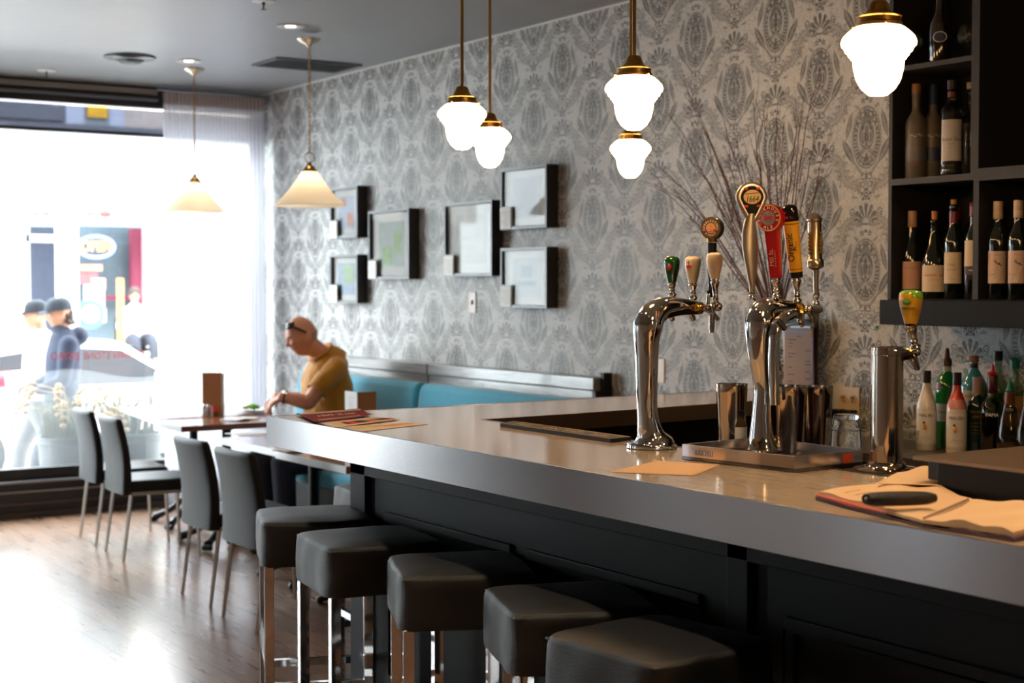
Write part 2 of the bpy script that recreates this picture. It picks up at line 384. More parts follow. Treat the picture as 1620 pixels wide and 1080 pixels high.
# front wall: low black base with ledges, header strips, the piers the glass sits between
fw=struct(MB().box(-3.2,XW,YW,YW+.16,-.35,.255).box(-3.2,XW,YW,YW+.16,2.865,ZC).box(-3.2,-1.4,YW,YW+.16,.25,2.9).box(-.7,.5,YW,YW+.16,.25,2.9).build('wall_front',FRAMEB,flat=True))
t=MB().box(-3.2,XW,YW-.03,YW,.232,.247).box(-3.2,XW,YW-.02,YW,.168,.178)
struct(t.build('trim_1',GREYM,bevel=.002))
struct(MB().box(-3.2,XW,YW-.035,YW,0,.035).box(-3.2,XW,YW-.012,YW,.085,.1).build('baseboard_front',pm('scuffed_brown_baseboard','4a3d38',.5,0,.3,12)))
struct(MB().box(-3.2,3.74,YW-.03,YW,2.875,2.912).build('trim_2',pm('pinkish_grey_trim','8f8684',.5)))
struct(MB().box(-3.2,3.74,YW-.05,YW,2.83,2.845).build('trim_3',pm('grey_blue_trim','6d6f7a',.4)))
struct(MB().box(XW-.006,XW,-4.4,YW,ZC-.009,ZC).build('trim_4',pm('white_caulk_line','d9d9d6',.6),flat=True))
win=thing('window_1','large shop window with a dark frame, transom and red lettering','window',(1.2,YW,.25)); win['kind']='structure'; del win['label']; del win['category']
f=MB()
f.box(.5,XW,YW+.02,YW+.10,.255,.325)        # sill rail
f.box(.5,XW,YW,YW+.10,2.785,2.87)            # header
f.box(.5,XW,YW+.01,YW+.09,2.588,2.612)       # transom bar
for x in (.5,1.75,4.47): f.box(x,x+.06,YW+.01,YW+.09,.3,2.8)
f.build('window_frame',FRAMEB,win,world=True,bevel=.003)
MB().box(.52,XW,YW+.052,YW+.056,.32,2.59).build('window_pane',glassm('window_glass','f4f8f8',.55),win,world=True,flat=True)
MB().box(.52,XW,YW+.052,YW+.056,2.61,2.775).build('transom_pane',glassm('tinted_transom_glass','8b8e95',.6),win,world=True,flat=True)
dr=thing('door_1','','',(-1.05,YW,.25)); dr['kind']='structure'; del dr['label']; del dr['category']
MB().box(-1.4,-1.3,YW+.02,YW+.1,.255,2.87).box(-.8,-.7,YW+.02,YW+.1,.255,2.87).box(-1.3,-.8,YW+.02,YW+.1,.255,.45).box(-1.3,-.8,YW+.02,YW+.1,2.3,2.87).build('door_frame',FRAMEB,dr,world=True)
MB().box(-1.3,-.8,YW+.05,YW+.055,.45,2.3).build('door_glass',glassm('window_glass','f4f8f8',.55),dr,world=True,flat=True)
# partly translucent sheet with a wavy top edge on the lower glass
m=bpy.data.materials.new('translucent_film'); m.use_nodes=True; nt=m.node_tree; nt.nodes.clear()
o_=nt.nodes.new('ShaderNodeOutputMaterial'); a_=nt.nodes.new('ShaderNodeBsdfTransparent'); b_=nt.nodes.new('ShaderNodeBsdfTranslucent'); b_.inputs[0].default_value=(.9,.93,.95,1)
r_=nt.nodes.new('ShaderNodeBsdfRefraction'); r_.inputs['IOR'].default_value=1.01; r_.inputs['Roughness'].default_value=.35
x1=nt.nodes.new('ShaderNodeMixShader'); x1.inputs[0].default_value=.10; x2=nt.nodes.new('ShaderNodeMixShader'); x2.inputs[0].default_value=.4
nt.links.new(a_.outputs[0],x1.inputs[1]); nt.links.new(b_.outputs[0],x1.inputs[2]); nt.links.new(x1.outputs[0],x2.inputs[1]); nt.links.new(a_.outputs[0],x2.inputs[2]); nt.links.new(x2.outputs[0],o_.inputs[0])
ft=MB(); n=40
tops=[(.57+3.9*i/n, .93+.05*math.sin(i*.55)+.03*math.sin(i*.21+1)) for i in range(n+1)]
ft.add([(x,YW+.048,.33) for x,_ in tops]+[(x,YW+.048,z) for x,z in tops],[(i,i+1,n+2+i,n+1+i) for i in range(n)])
ft.build('translucent_film',m,win,world=True,flat=True)
# red reversed lettering on the glass
lt=MB(); lt.txt('BROWN STONE BISTRO',.075,lambda x,y,z:Vector((3.335-x*.80,YW+.05-z,1.068+y)),ext=.0008,spacing=1.03)
lt.build('window_lettering',pm('red_vinyl','e0465c',.5),win,world=True,flat=True)
# ---------------- sheer curtain
cm=bpy.data.materials.new('sheer_curtain'); cm.use_nodes=True; nt=cm.node_tree; nt.nodes.clear()
o_=nt.nodes.new('ShaderNodeOutputMaterial'); d_=nt.nodes.new('ShaderNodeBsdfDiffuse'); d_.inputs[0].default_value=(.72,.71,.75,1); tl=nt.nodes.new('ShaderNodeBsdfTranslucent'); tl.inputs[0].default_value=(.80,.80,.85,1); tp=nt.nodes.new('ShaderNodeBsdfTransparent')
x1=nt.nodes.new('ShaderNodeMixShader'); x1.inputs[0].default_value=.5; x2=nt.nodes.new('ShaderNodeMixShader')
wv=nt.nodes.new('ShaderNodeTexNoise'); wv.inputs['Scale'].default_value=60; mr=nt.nodes.new('ShaderNodeMapRange'); mr.inputs['To Min'].default_value=.08; mr.inputs['To Max'].default_value=.18
nt.links.new(wv.outputs['Fac'],mr.inputs['Value']); nt.links.new(mr.outputs[0],x2.inputs[0])
nt.links.new(d_.outputs[0],x1.inputs[1]); nt.links.new(tl.outputs[0],x1.inputs[2]); nt.links.new(x1.outputs[0],x2.inputs[1]); nt.links.new(tp.outputs[0],x2.inputs[2]); nt.links.new(x2.outputs[0],o_.inputs[0])
cu=thing('curtain','tall white sheer pleated curtain beside the wallpapered wall','curtain',(4.09,10.08,0))
def cfn(u,v):
    x=3.735+u*.745; top=(1-v)
    a=math.sin(u*26*2*PI); fold=.018+.022*min(1,top*2)
    return Vector((x+.006*math.sin(u*9)*top,10.09+a*fold*.55+.02*math.sin(u*15+2)*top+.01*math.sin(u*41)*top,.02+v*2.86))
MB().grid(cfn,360,30).build('curtain_fabric',cm,cu,world=True,smooth=80)
def hfn(u,v):
    x=3.735+u*.745
    return Vector((x,10.088+math.sin(u*26*2*PI)*.013,2.80+v*.085))
MB().grid(hfn,360,2).build('pleated_heading',pm('curtain_heading','c6bfc2',.8),cu,world=True,smooth=80)
MB().tube([(3.70,10.11,2.90),(4.50,10.11,2.90)],.009).build('curtain_rail',GREYM,cu,world=True)
# ================================================================ BAR
BZ=1.105; BY0=-1.6
bar=thing('bar_counter','long L-shaped bar with cream top, brushed steel edge and black panelled front','bar counter',(2.5,3,0))
topm=bpy.data.materials.new('cream_bar_top'); topm.use_nodes=True; nt=topm.node_tree; b=nt.nodes['Principled BSDF']
g=nt.nodes.new('ShaderNodeNewGeometry'); mp=nt.nodes.new('ShaderNodeMapping'); mp.inputs['Scale'].default_value=(60,2,1); nt.links.new(g.outputs['Position'],mp.inputs['Vector'])
nz=nt.nodes.new('ShaderNodeTexNoise'); nz.inputs['Scale'].default_value=2; nz.inputs['Detail'].default_value=5; nt.links.new(mp.outputs[0],nz.inputs['Vector'])
r=nt.nodes.new('ShaderNodeValToRGB'); r.color_ramp.elements[0].color=lin('a18f7b'); r.color_ramp.elements[1].color=lin('b5a28c'); r.color_ramp.elements[0].position=.3; r.color_ramp.elements[1].position=.7
nt.links.new(nz.outputs['Fac'],r.inputs[0]); nt.links.new(r.outputs[0],b.inputs['Base Color']); b.inputs['Roughness'].default_value=.13; b.inputs['Specular IOR Level'].default_value=.6
outer=[(2.13,BY0),(2.13,4.79),(4.53,4.915),(4.53,4.53),(4.25,4.45),(3.95,4.377),(3.07,4.287),(2.68,4.265),(2.68,BY0)]
ins=[(2.142,BY0),(2.142,4.778),(4.53,4.903),(4.53,4.542),(4.25,4.462),(3.95,4.389),(3.07,4.299),(2.67,4.277),(2.67,BY0)]
MB().prism(ins,BZ-.03,BZ).build('bar_top',topm,bar,world=True,bevel=.001)
# steel edge band, a ribbon with thickness that follows the outer line
def ribbon(mb,line,z0,z1,th):
    n=len(line); L=[]
    for i,(x,y) in enumerate(line):
        a=Vector(line[max(i-1,0)]); c=Vector(line[min(i+1,n-1)]); p=Vector((x,y))
        d1=(p-a).normalized() if i>0 else (c-p).normalized(); d2=(c-p).normalized() if i<n-1 else d1
        nr=Vector((d1.y,-d1.x))+Vector((d2.y,-d2.x)); nr=nr/(nr.length**2/2) if nr.length>0 else nr
        L.append(p+nr*th)
    for i in range(n-1):
        q=[line[i],line[i+1],tuple(L[i+1]),tuple(L[i])]
        mb.prism([tuple(a) for a in q],z0,z1)
    return mb
e=MB(); ribbon(e,outer[:3],BZ-.1,BZ+.001,.012); e.build('steel_edge',BRUSHED,bar,world=True,bevel=.0015)
e=MB(); ribbon(e,outer[3:9],BZ-.055,BZ+.001,.012); e.build('inner_edge',pm('brown_metal_edge','6a5646',.3,.8),bar,world=True)
MB().prism([(2.15,BY0),(2.15,4.77),(4.53,4.893),(4.53,4.79),(2.66,4.68),(2.46,4.6),(2.46,BY0)],BZ-.098,BZ-.032).build('overhang_underside',BLACKP,bar,world=True,flat=True)
BX=2.45
MB().box(BX,BX+.12,BY0,4.75,0,BZ-.095).box(BX,4.53,4.63,4.75,0,BZ-.095).build('bar_body',BLACKP,bar,world=True,bevel=.002)
def stile(mb,y0,y1,z0,z1,t=.022): return mb.box(BX-t,BX,y0,y1,z0,z1)
s=MB()
for (y0,y1) in ((4.64,4.75),(2.69,2.765),(.74,.815),(-1.2,-1.13)): stile(s,y0,y1,0,BZ-.1)
stile(s,BY0,4.75,.895,BZ-.1); stile(s,BY0,4.75,0,.12)
s.build('panel_frame',BLACKP,bar,world=True,bevel=.0025)
for (y0,y1) in ((3.74,4.52),(2.88,3.66),(1.80,2.575),(.93,1.70),(-.2,.62)):
    p=MB()
    for a0,a1,c0,c1 in ((y0,y1,.755,.785),(y0,y1,.20,.23),(y0,y0+.03,.23,.755),(y1-.03,y1,.23,.755)): p.box(BX-.012,BX,a0,a1,c0,c1)
    p.build('panel_moulding',BLACKP,bar,world=True,bevel=.004)
# dark under-counter wells inside the bar, seen past the rail
MB().box(2.72,4.5,4.54,4.629,.0,.86).build('back_panel',pm('dark_brown_panel','2a1f1a',.5),bar,world=True,bevel=.003)
MB().box(2.58,2.66,BY0,4.3,.0,.99).build('inner_panel',BLACK,bar,world=True)
# ================================================================ STOOLS
LEATHER=leather_mat('black_leather','0c0b0b',.44); LEATHERG=leather_mat('grey_black_leather','121418',.42)
def cushion_pts(hw,hd,z0,z1,n=18,crown=.012,seed=0):
    """rounded seat block with soft, slightly rumpled faces"""
    def fn(u,v):
        a=u*2*PI
        prof=[(.0,z1+crown),(.55,z1+crown*.9),(.86,z1+crown*.25),(.955,z1-.001),(.99,z1-.010),(1.0,z1-.024),(1.0,(z0+z1)/2),(.995,z0+.012),(.985,z0+.002),(.9,z0),(0,z0)]
        k=v*(len(prof)-1); i=min(int(k),len(prof)-2); f=k-i
        r=prof[i][0]*(1-f)+prof[i+1][0]*f; z=prof[i][1]*(1-f)+prof[i+1][1]*f
        c,s=math.cos(a),math.sin(a); e=9.; q=(abs(c)**e+abs(s)**e)**(-1/e)
        x,y=c*q*r*hw,s*q*r*hd
        if r>.9: 
            w_=noise.noise(Vector((x*12+seed,y*12,z*9)))*.010; x*=1+w_/hw*.8; y*=1+w_/hd*.8
        return Vector((x,y,z+noise.noise(Vector((x*7,y*7,seed)))*.003))
    return fn
def make_stool():
    t=thing('bar_stool','','bar stool',(0,0,0))
    MB().grid(cushion_pts(.1925,.1925,.615,.765),96,30).build('seat',LEATHER,t,smooth=60)
    p=MB(); 
    for k in range(4):
        a=[(-.180,-.180),(.180,-.180),(.180,.180),(-.180,.180)]; x0,y0=a[k]; x1,y1=a[(k+1)%4]
        p.tube([(x0,y0,.755),((x0+x1)/2,(y0+y1)/2,.759),(x1,y1,.755)],.0028,6)
    p.build('piping',LEATHER,t)
    for x in (-.165,.165):
        for y in (-.165,.165):
            lg=MB().box(x-.0155,x+.0155,y-.0155,y+.0155,0.004,.62).build('leg',CHROME,t,bevel=.0015)
            MB().box(x-.013,x+.013,y-.013,y+.013,0,.006).build('foot_pad',BLACK,lg)
    s=MB().box(-.15,.15,-.177,-.153,.20,.225).box(-.15,.15,.153,.177,.20,.225).box(-.177,-.153,-.15,.15,.255,.28).box(.153,.177,-.15,.15,.255,.28)
    s.build('stretcher',CHROME,t,bevel=.001)
    return t
st0=make_stool()
stools=[((2.28,4.73),-21,'black leather bar stool farthest from the camera along the bar front'),
 ((2.215,4.205),-9,'square black leather bar stool with creased side, second from the far end'),
 ((2.215,3.655),-23,'black leather bar stool in the middle of the row, third from the far end'),
 ((2.205,3.105),-21,'black leather bar stool next to the nearest one, fourth from the far end'),
 ((2.12,2.64),5,'large black leather bar stool nearest the camera, at the bottom edge'),
 ((2.84,5.18),-6,'grey-lit leather bar stool behind the far corner of the bar base')]
for i,((x,y),a,lb) in enumerate(stools):
    o=st0 if i==0 else dup(st0)
    place(o,(x,y,0),math.radians(a),lb,'square bar stools')
# ================================================================ DINING CHAIRS
CHROMEL=pm('brushed_chair_leg','c9c5be',.32,.75,.05)
def make_chair():
    t=thing('dining_chair','','chair')
    # local: faces +x, origin on the floor under the seat centre
    def back(u,v):
        # v 0 bottom .. 1 top ; u round the section
        z=.375+v*.43; lean=-.215-.045*v-.02*math.sin(v*PI)*-1
        hw=.205+.004*math.sin(v*PI); th=.034-.008*v
        a=u*2*PI; c,s=math.cos(a),math.sin(a); e=5.; q=(abs(c)**e+abs(s)**e)**(-1/e)
        y=s*q*hw; x=c*q*th-.03*(1-(y/hw)**2)*(0.3+v*.7)
        end=1
        if v>.965: end=1-((v-.965)/.035)**2*.35
        return Vector((lean+x*end,y*(1-(1-end)*.1),z))
    b=MB().grid(back,64,36); n=65
    b.f.append(list(range(0,64))); b.f.append(list(range(36*65,36*65+64)))
    b.build('backrest',LEATHERG,t,smooth=65)
    MB().grid(cushion_pts(.215,.205,.385,.452,crown=.006),80,24).build('seat',LEATHERG,t,smooth=60)
    for x,y,dx in ((-.19,-.19,-.05),(-.19,.19,-.05),(.185,-.19,.015),(.185,.19,.015)):
        MB().tube([(x,y,.385),(x+dx,y*1.02,0)],[.0125,.009],4).build('leg',CHROMEL,t,smooth=30)
    MB().box(-.2,.2,-.2,-.18,.368,.386).box(-.2,.2,.18,.2,.368,.386).box(-.2,-.18,-.18,.18,.368,.386).box(.18,.2,-.18,.18,.368,.386).build('seat_frame',CHROMEL,t)
    return t
ch0=make_chair()
chs=[((3.10,9.06),-4,'grey-black leather dining chair nearest the window'),
 ((3.07,8.48),-4,'black leather dining chair with its pale seat showing, second from the window'),
 ((2.995,7.045),-1,'black leather dining chair with curved back between the second chair and the stools'),
 ((2.965,6.44),0,'black leather dining chair right behind the far bar stool')]
for i,((x,y),a,lb) in enumerate(chs):
    o=ch0 if i==0 else dup(ch0)
    place(o,(x,y,0),math.radians(a),lb,'leather dining chairs')
# ================================================================ TABLES
TOPW=wood_mat('walnut_laminate','8a5a40','6b4230',.16,'X',.6,.3,.05)
def table(x0,x1,y0,y1,z,lb,rz=0,ped=None):
    cx,cy=(x0+x1)/2,(y0+y1)/2; hx,hy=(x1-x0)/2,(y1-y0)/2
    t=thing('dining_table',lb,'table',(cx,cy,0),rz,'square dining tables')
    MB().box(-hx,hx,-hy,hy,z-.034,z).build('tabletop',TOPW,t,bevel=.0015)
    e=MB().box(-hx-.003,-hx,-hy,hy,z-.034,z+.0005).build('edge_band',pm('aluminium_edge','a8a6a4',.35,.8),t)
    c=MB(); c.lathe([(.028,.1),(.03,.12),(.028,.14),(.028,z-.06),(.09,z-.04),(.09,z-.034)],20); c.build('column',BLACKP,t)
    for k in range(4):
        a=PI/4+k*PI/2; ca,sa=math.cos(a),math.sin(a)
        P=[(.02,.17),(.07,.165),(.13,.12),(.19,.075),(.25,.05),(.285,.035)]; R=[.026,.026,.023,.021,.022,.028]
        f=MB().tube([(r*ca,r*sa,zz) for r,zz in P],R,10)
        for j in (-1,0,1): f.ball((.30*ca-j*.017*sa,.30*sa+j*.017*ca,.02),.019,10,8)
        f.build('claw_foot',pm('cast_black_iron','1a1b1d',.3,.4,.2,40),t,smooth=60)
    return t
table(3.30,4.02,8.86,9.92,.74,'long dining table nearest the window, with the upright menu on it',math.radians(-7))
table(3.18,3.92,8.34,8.80,.74,'dining table with the salad plate in front of the man in yellow')
table(3.12,3.86,6.87,7.62,.74,'dining table in front of the third chair, holding a folded menu card')
table(3.09,3.83,6.08,6.84,.74,'brown-topped dining table closest to the bar corner')
# ================================================================ BANQUETTE
TEAL=pm('teal_upholstery','1f86a0',.85,0,.1,25,.1,300,sheen=.4)
GWOOD=wood_mat('grey_stained_oak','8c8a88','5c5a5a',.3,'Y',.8,.2,.3)
bq=thing('banquette','long wall banquette with grey oak back and teal cushions under the picture frames','bench',(4.3,7.6,0))
for y0,y1 in ((6.04,7.675),(7.69,9.30)):
    MB().box(4.44,4.52,y0,y1,.3,1.03).box(4.43,4.522,y0,y1,1.035,1.095).box(4.445,4.52,y0,y1,1.03,1.036).build('back_panel',GWOOD,bq,world=True,bevel=.003)
MB().box(4.42,4.52,6.005,6.036,0,1.03).box(4.47,4.52,6.005,6.036,1.03,1.12).build('end_panel',BLACKP,bq,world=True,bevel=.002)
def cushback(y0,y1):
    def fn(u,v):
        a=v*PI; y=y0+(y1-y0)*u
        # profile from bottom front to top back
        pr=[(4.33,.46),(4.325,.6),(4.335,.75),(4.345,.88),(4.36,.955),(4.385,.985),(4.42,.985),(4.44,.96)]
        k=v*(len(pr)-1); i=min(int(k),len(pr)-2); f=k-i
        x=pr[i][0]*(1-f)+pr[i+1][0]*f; z=pr[i][1]*(1-f)+pr[i+1][1]*f
        ed=min(u,1-u)*(y1-y0); rd=max(0,1-ed/.03); 
        return Vector((x+.02*rd*rd+.004*noise.noise(Vector((y*3,z*3,1))),y,z-.02*rd*rd*(z>.8)))
    m_=MB().grid(fn,90,40); 
    return m_
for y0,y1 in ((6.06,7.655),(7.68,9.29)):
    cushback(y0,y1).build('back_cushion',TEAL,bq,world=True,smooth=70)
for y0,y1 in ((6.06,7.67),(7.68,9.29)):
    MB().box(3.93,4.36,y0,y1,.36,.46).build('seat_cushion',TEAL,bq,world=True,bevel=.025,seg=4)
MB().box(3.98,4.52,6.04,9.29,0,.36).build('base',BLACKP,bq,world=True,bevel=.003)
# ================================================================ CEILING THINGS
def gl(name,c,s,shade=1):
    return emm(name,c,s)
GLOBE=emm('lit_opal_glass','ffcb8c',26)
def make_globe(zc,rodtop):
    t=thing('schoolhouse_pendant','','pendant light',(0,0,zc),0,'schoolhouse pendants over the bar')
    k=.08
    prof=[(.0,-.090),(.02,-.087),(.036,-.074),(.047,-.055),(.053,-.030),(.0545,-.012),(.0585,-.010),(.0595,-.004),(.064,-.003),(.0655,.004),(.071,.006),(.0735,.014),(.0785,.018),(.0800,.026),(.0765,.036),(.066,.047),(.056,.055),(.047,.060)]
    MB().lathe(prof,40,cap=False).build('globe',GLOBE,t,smooth=50)
    MB().lathe([(.048,.056),(.050,.058),(.050,.066),(.047,.068),(.047,.078),(.049,.080),(.045,.082),(.030,.088),(.024,.098),(.021,.108),(.017,.114),(.009,.117),(.0,.117)],32).build('fitter_cap',BRASS,t,smooth=40)
    for a in (0,2.1,4.2):
        MB().tube([(.047*math.cos(a),.047*math.sin(a),.062),(.058*math.cos(a),.058*math.sin(a),.062)],.0035,8).build('thumb_screw',BRASS,t)
    MB().tube([(0,0,.11),(0,0,ZC-zc-.01)],.0055,10).build('rod',BRASS,t)
    MB().lathe([(.055,ZC-zc-.012),(.058,ZC-zc-.006),(.058,ZC-zc)],24).build('ceiling_canopy',BRASS,t)
    return t
pl=[((2.472,2.33),2.050,'glowing schoolhouse pendant at the top right beside the bottle shelves'),
    ((2.578,3.328),2.066,'larger glowing schoolhouse pendant of the middle pair, above the left beer tower'),
    ((2.572,4.228),2.080,'upper left glowing schoolhouse pendant of the pair over the far bar end'),
    ((3.663,4.75),2.062,'smaller schoolhouse pendant hanging just below the middle pendant'),
    ((3.08,4.86),2.085,'right one of the two overlapping schoolhouse pendants, lower and farther'),
    ((2.42,1.33),2.05,'schoolhouse pendant over the near bar'),((2.40,.33),2.05,'schoolhouse pendant over the nearest bar end')]
gp=None
for i,((x,y),z,lb) in enumerate(pl):
    o=make_globe(z,ZC) if gp is None else dup(gp)
    if gp is None: gp=o
    if i in (0,1,2,5,6): pass
    place(o,(x,y,z),i*.7,lb)
    if i>=3 and i<5: pass
# cone pendants
CONE=bpy.data.materials.new('amber_frosted_glass'); CONE.use_nodes=True; nt=CONE.node_tree; nt.nodes.clear()
o_=nt.nodes.new('ShaderNodeOutputMaterial'); d_=nt.nodes.new('ShaderNodeBsdfDiffuse'); d_.inputs[0].default_value=lin('f0e9dc'); tl=nt.nodes.new('ShaderNodeBsdfTranslucent'); tl.inputs[0].default_value=lin('fff5e6')
gg=nt.nodes.new('ShaderNodeBsdfGlossy'); gg.inputs['Roughness'].default_value=.15
x1=nt.nodes.new('ShaderNodeMixShader'); x1.inputs[0].default_value=.6; x2=nt.nodes.new('ShaderNodeMixShader'); x2.inputs[0].default_value=.0
nt.links.new(d_.outputs[0],x1.inputs[1]); nt.links.new(tl.outputs[0],x1.inputs[2]); nt.links.new(x1.outputs[0],x2.inputs[1]); nt.links.new(gg.outputs[0],x2.inputs[2]); nt.links.new(x2.outputs[0],o_.inputs[0])
BULB=emm('lit_bulb','fff0d8',34)
def make_cone(z0):
    t=thing('cone_pendant','','pendant light',(0,0,z0),0,'cone pendants by the window')
    MB().lathe([(.190,0),(.188,.006),(.150,.045),(.110,.090),(.072,.140),(.047,.178),(.040,.192),(.030,.196)],48,cap=False).build('shade',CONE,t,smooth=60,solid=.004)
    MB().lathe([(.044,.188),(.042,.198),(.030,.205),(.026,.214),(.014,.222),(.010,.235),(.006,.238),(0,.238)],28).build('cap',BRASS,t)
    MB().ball((0,0,.115),.036,20,14,sc_=(1,1,1.1)).build('bulb',BULB,t)
    a=MB(); a.tube([(.028*math.cos(k/16*2*PI),0,.266+.028*math.sin(k/16*2*PI)) for k in range(16)],.003,6,closed=True); a.build('loop',GREYM,t)
    c=MB(); z=.296; k=0; top=ZC-z0-.035
    while z<top:
        h=.024; q=[]
        for j in range(8):
            an=j/8*2*PI; d=.0075*math.cos(an); zz=z+h/2*0.9+(h*.62)*math.sin(an)
            q.append((d,0,zz) if k%2 else (0,d,zz))
        c.tube(q,.0019,5,closed=True); z+=h; k+=1
    c.build('chain',BRASS,t)
    MB().tube([(.003,0,.24),(.004,.002,(top)/2),(0,0,top+.02)],.0022,6).build('cord',pm('pale_cord','c9bfae',.5),t)
    MB().lathe([(0,top-.01),(.012,top-.008),(.02,top+.004),(.055,top+.018),(.066,top+.03),(.066,top+.035)],28).build('ceiling_canopy',pm('pale_nickel','b8aca0',.25,.9),t)
    return t
c1=make_cone(2.02); place(c1,(3.62,9.23,2.02),0,'cream glass cone pendant hanging in front of the sheer curtain')
c2=dup(c1); place(c2,(3.63,7.57,1.985),0,'larger cream glass cone pendant hanging before the picture frames')
for o in children(c2):
    pass
# ceiling fittings
v=thing('round_ceiling_vent','round dark ceiling air diffuser between the sprinkler and the window pendant','vent',(3.11,8.96,ZC))
MB().lathe([(.155,-.004),(.150,-.012),(.115,-.004),(.11,0)],40,cap=False).build('outer_ring',pm('grey_vent_paint','5a5e62',.5),v)
MB().lathe([(.0,-.045),(.06,-.04),(.082,-.028),(.086,-.022),(.05,-.02),(0,-.02)],32).build('inner_cone',pm('dark_vent','15181a',.5),v)
MB().lathe([(0,-.001),(.125,-.002),(.13,-.004)],32,cap=False).build('vent_throat',BLACK,v)
v=thing('rectangular_ceiling_vent','long rectangular slotted vent in the ceiling behind the cone pendant chain','vent',(4.16,8.62,ZC),math.radians(-31))
v.rotation_euler=(0,0,0); v.location=(4.15,8.68,ZC)
MB().box(-.30,.28,-.20,-.185,-.012,0).box(-.30,.28,.155,.17,-.012,0).box(-.30,-.285,-.185,.155,-.012,0).box(.265,.28,-.185,.155,-.012,0).build('frame',pm('grey_vent_paint','5a5e62',.5),v)
s=MB(); 
for k in range(9): s.box(-.285,.265,-.17+k*.036,-.158+k*.036,-.008,-.002)
s.build('slats',pm('dark_vent','15181a',.5),v)
def downlight(x,y,lb,power=16):
    d=thing('ceiling_downlight',lb,'ceiling light',(x,y,ZC),0,'recessed downlights')
    MB().lathe([(.075,-.001),(.074,-.006),(.045,-.006),(.042,0)],32,cap=False).build('trim_ring',pm('white_metal','cfcfcf',.4),d)
    MB().lathe([(.043,-.002),(.030,-.0035),(.029,-.003)],24,cap=False).build('inner_reflector',pm('grey_reflector','a8a49e',.3,.6),d)
    MB().lathe([(0,-.003),(.029,-.003)],24,cap=False).build('lamp_face',emm('lit_halogen','fff1d8',9),d)
    l=bpy.data.lights.new('downlight_beam','SPOT'); l.energy=power; l.color=(1,.78,.52); l.spot_size=math.radians(85); l.spot_blend=.6; l.shadow_soft_size=.04
    o=bpy.data.objects.new('downlight_beam',l); col.objects.link(o); o.parent=d; o.location=(0,0,-.012)
downlight(3.46,7.44,'recessed ceiling downlight beside the larger cone pendant mount')
downlight(3.467,8.925,'recessed ceiling downlight beside the pendant near the curtain')
for x,y in ((1.75,4.4),(1.75,3.3),(1.75,2.2),(1.75,1.1),(3.55,3.4),(3.55,2.2),(3.55,1.0),(.1,5.5),(.1,2.6),(-1.6,4.0),(-1.6,1.0),(1.2,-1.0),(1.2,-2.6),(3.2,-2.2),(-1.6,-2.2)):  # lamps out of view; rear and left ones added as fill
    downlight(x,y,'unseen ceiling downlight lighting the bar room',(26 if y>2 else 18) if x>3 else (24 if y>3 else 40))
for (x,y),lb in (((2.85,9.79),'fire sprinkler on a white plate above the window'),((3.04,6.84),'fire sprinkler at the top edge of the photo near the downlight')):
    d=thing('fire_sprinkler',lb,'sprinkler',(x,y,ZC),0,'ceiling sprinklers')
    MB().lathe([(.058,0),(.056,-.008),(.02,-.012),(.0,-.012)],28).build('plate',pm('white_metal','cfcfcf',.4),d)
    MB().lathe([(.009,-.01),(.009,-.022),(.004,-.024),(.004,-.042),(.014,-.044),(.014,-.047),(0,-.047)],12).build('sprinkler_head',pm('dull_bronze','4a4034',.4,.8),d)
# ================================================================ PICTURE FRAMES
FSIDE=pm('black_frame','141315',.45); FEDGE=pm('grey_frame_edge','5f6266',.4)
FG=glassm('picture_glass','ffffff',.22)
MATB=pm('off_white_mount','c2c2bc',.7)
def picture(y0,y1,z0,z1,lb,art,card=True):
    d=.075
    t=thing('picture_frame',lb,'picture frame',(XW-d/2,(y0+y1)/2,z0),0,'framed pictures on the wallpaper')
    x0=XW-d; fw_=.016
    MB().box(x0,XW-.003,y0,y1,z0,z0+fw_).box(x0,XW-.003,y0,y1,z1-fw_,z1).box(x0,XW-.003,y0,y0+fw_,z0+fw_,z1-fw_).box(x0,XW-.003,y1-fw_,y1,z0+fw_,z1-fw_).build('frame',FSIDE,t,world=True,bevel=.001)
    MB().box(x0-.002,x0,y0,y1,z0,z0+.012).box(x0-.002,x0,y0,y1,z1-.012,z1).box(x0-.002,x0,y0,y0+.012,z0+.012,z1-.012).box(x0-.002,x0,y1-.012,y1,z0+.012,z1-.012).build('face_trim',FEDGE,t,world=True)
    xb=x0+.022
    MB().box(xb,xb+.004,y0+fw_,y1-fw_,z0+fw_,z1-fw_).build('mount',MATB,t,world=True)
    cy,cz=(y0+y1)/2,(z0+z1)/2; w_=(y1-y0)*.31; h_=(z1-z0)*.33
    base=MB().box(xb-.001,xb,cy-w_,cy+w_,cz-h_,cz+h_).build('print',pm('print_'+art[0],art[0],.6,0,.25,30),t,world=True)
    a=MB()
    for (u0,u1,v0,v1) in art[2]: a.box(xb-.0018,xb-.001,cy+w_-(2*w_)*u1,cy+w_-(2*w_)*u0,cz-h_+2*h_*v0,cz-h_+2*h_*v1)
    a.build('print_detail',pm('print_'+art[1],art[1],.6,0,.3,20),t,world=True)
    MB().box(x0+.008,x0+.010,y0+fw_,y1-fw_,z0+fw_,z1-fw_).build('picture_glass',FG,t,world=True,flat=True)
    if card:
        MB().box(x0-.006,x0-.003,y1-.105,y1-.004,z0+.004,z0+.115).build('title_card',PAPERW,t,world=True)
        MB().box(x0-.003,x0-.001,y1-.112,y1,z0,z0+.122).build('card_border',BLACK,t,world=True)
        c=MB()
        for k in range(7): c.box(x0-.0066,x0-.006,y1-.095,y1-.095+.045+.03*math.sin(k*2.3)**2,z0+.02+k*.012,z0+.0225+k*.012)
        c.build('card_print',INKL,t,world=True)
picture(8.602,8.985,1.856,2.185,'small framed picture at the upper left, half behind the cone pendant',('9aa4b4','b87f6a',[(.55,.9,.1,.5),(.2,.5,.7,.95)]))
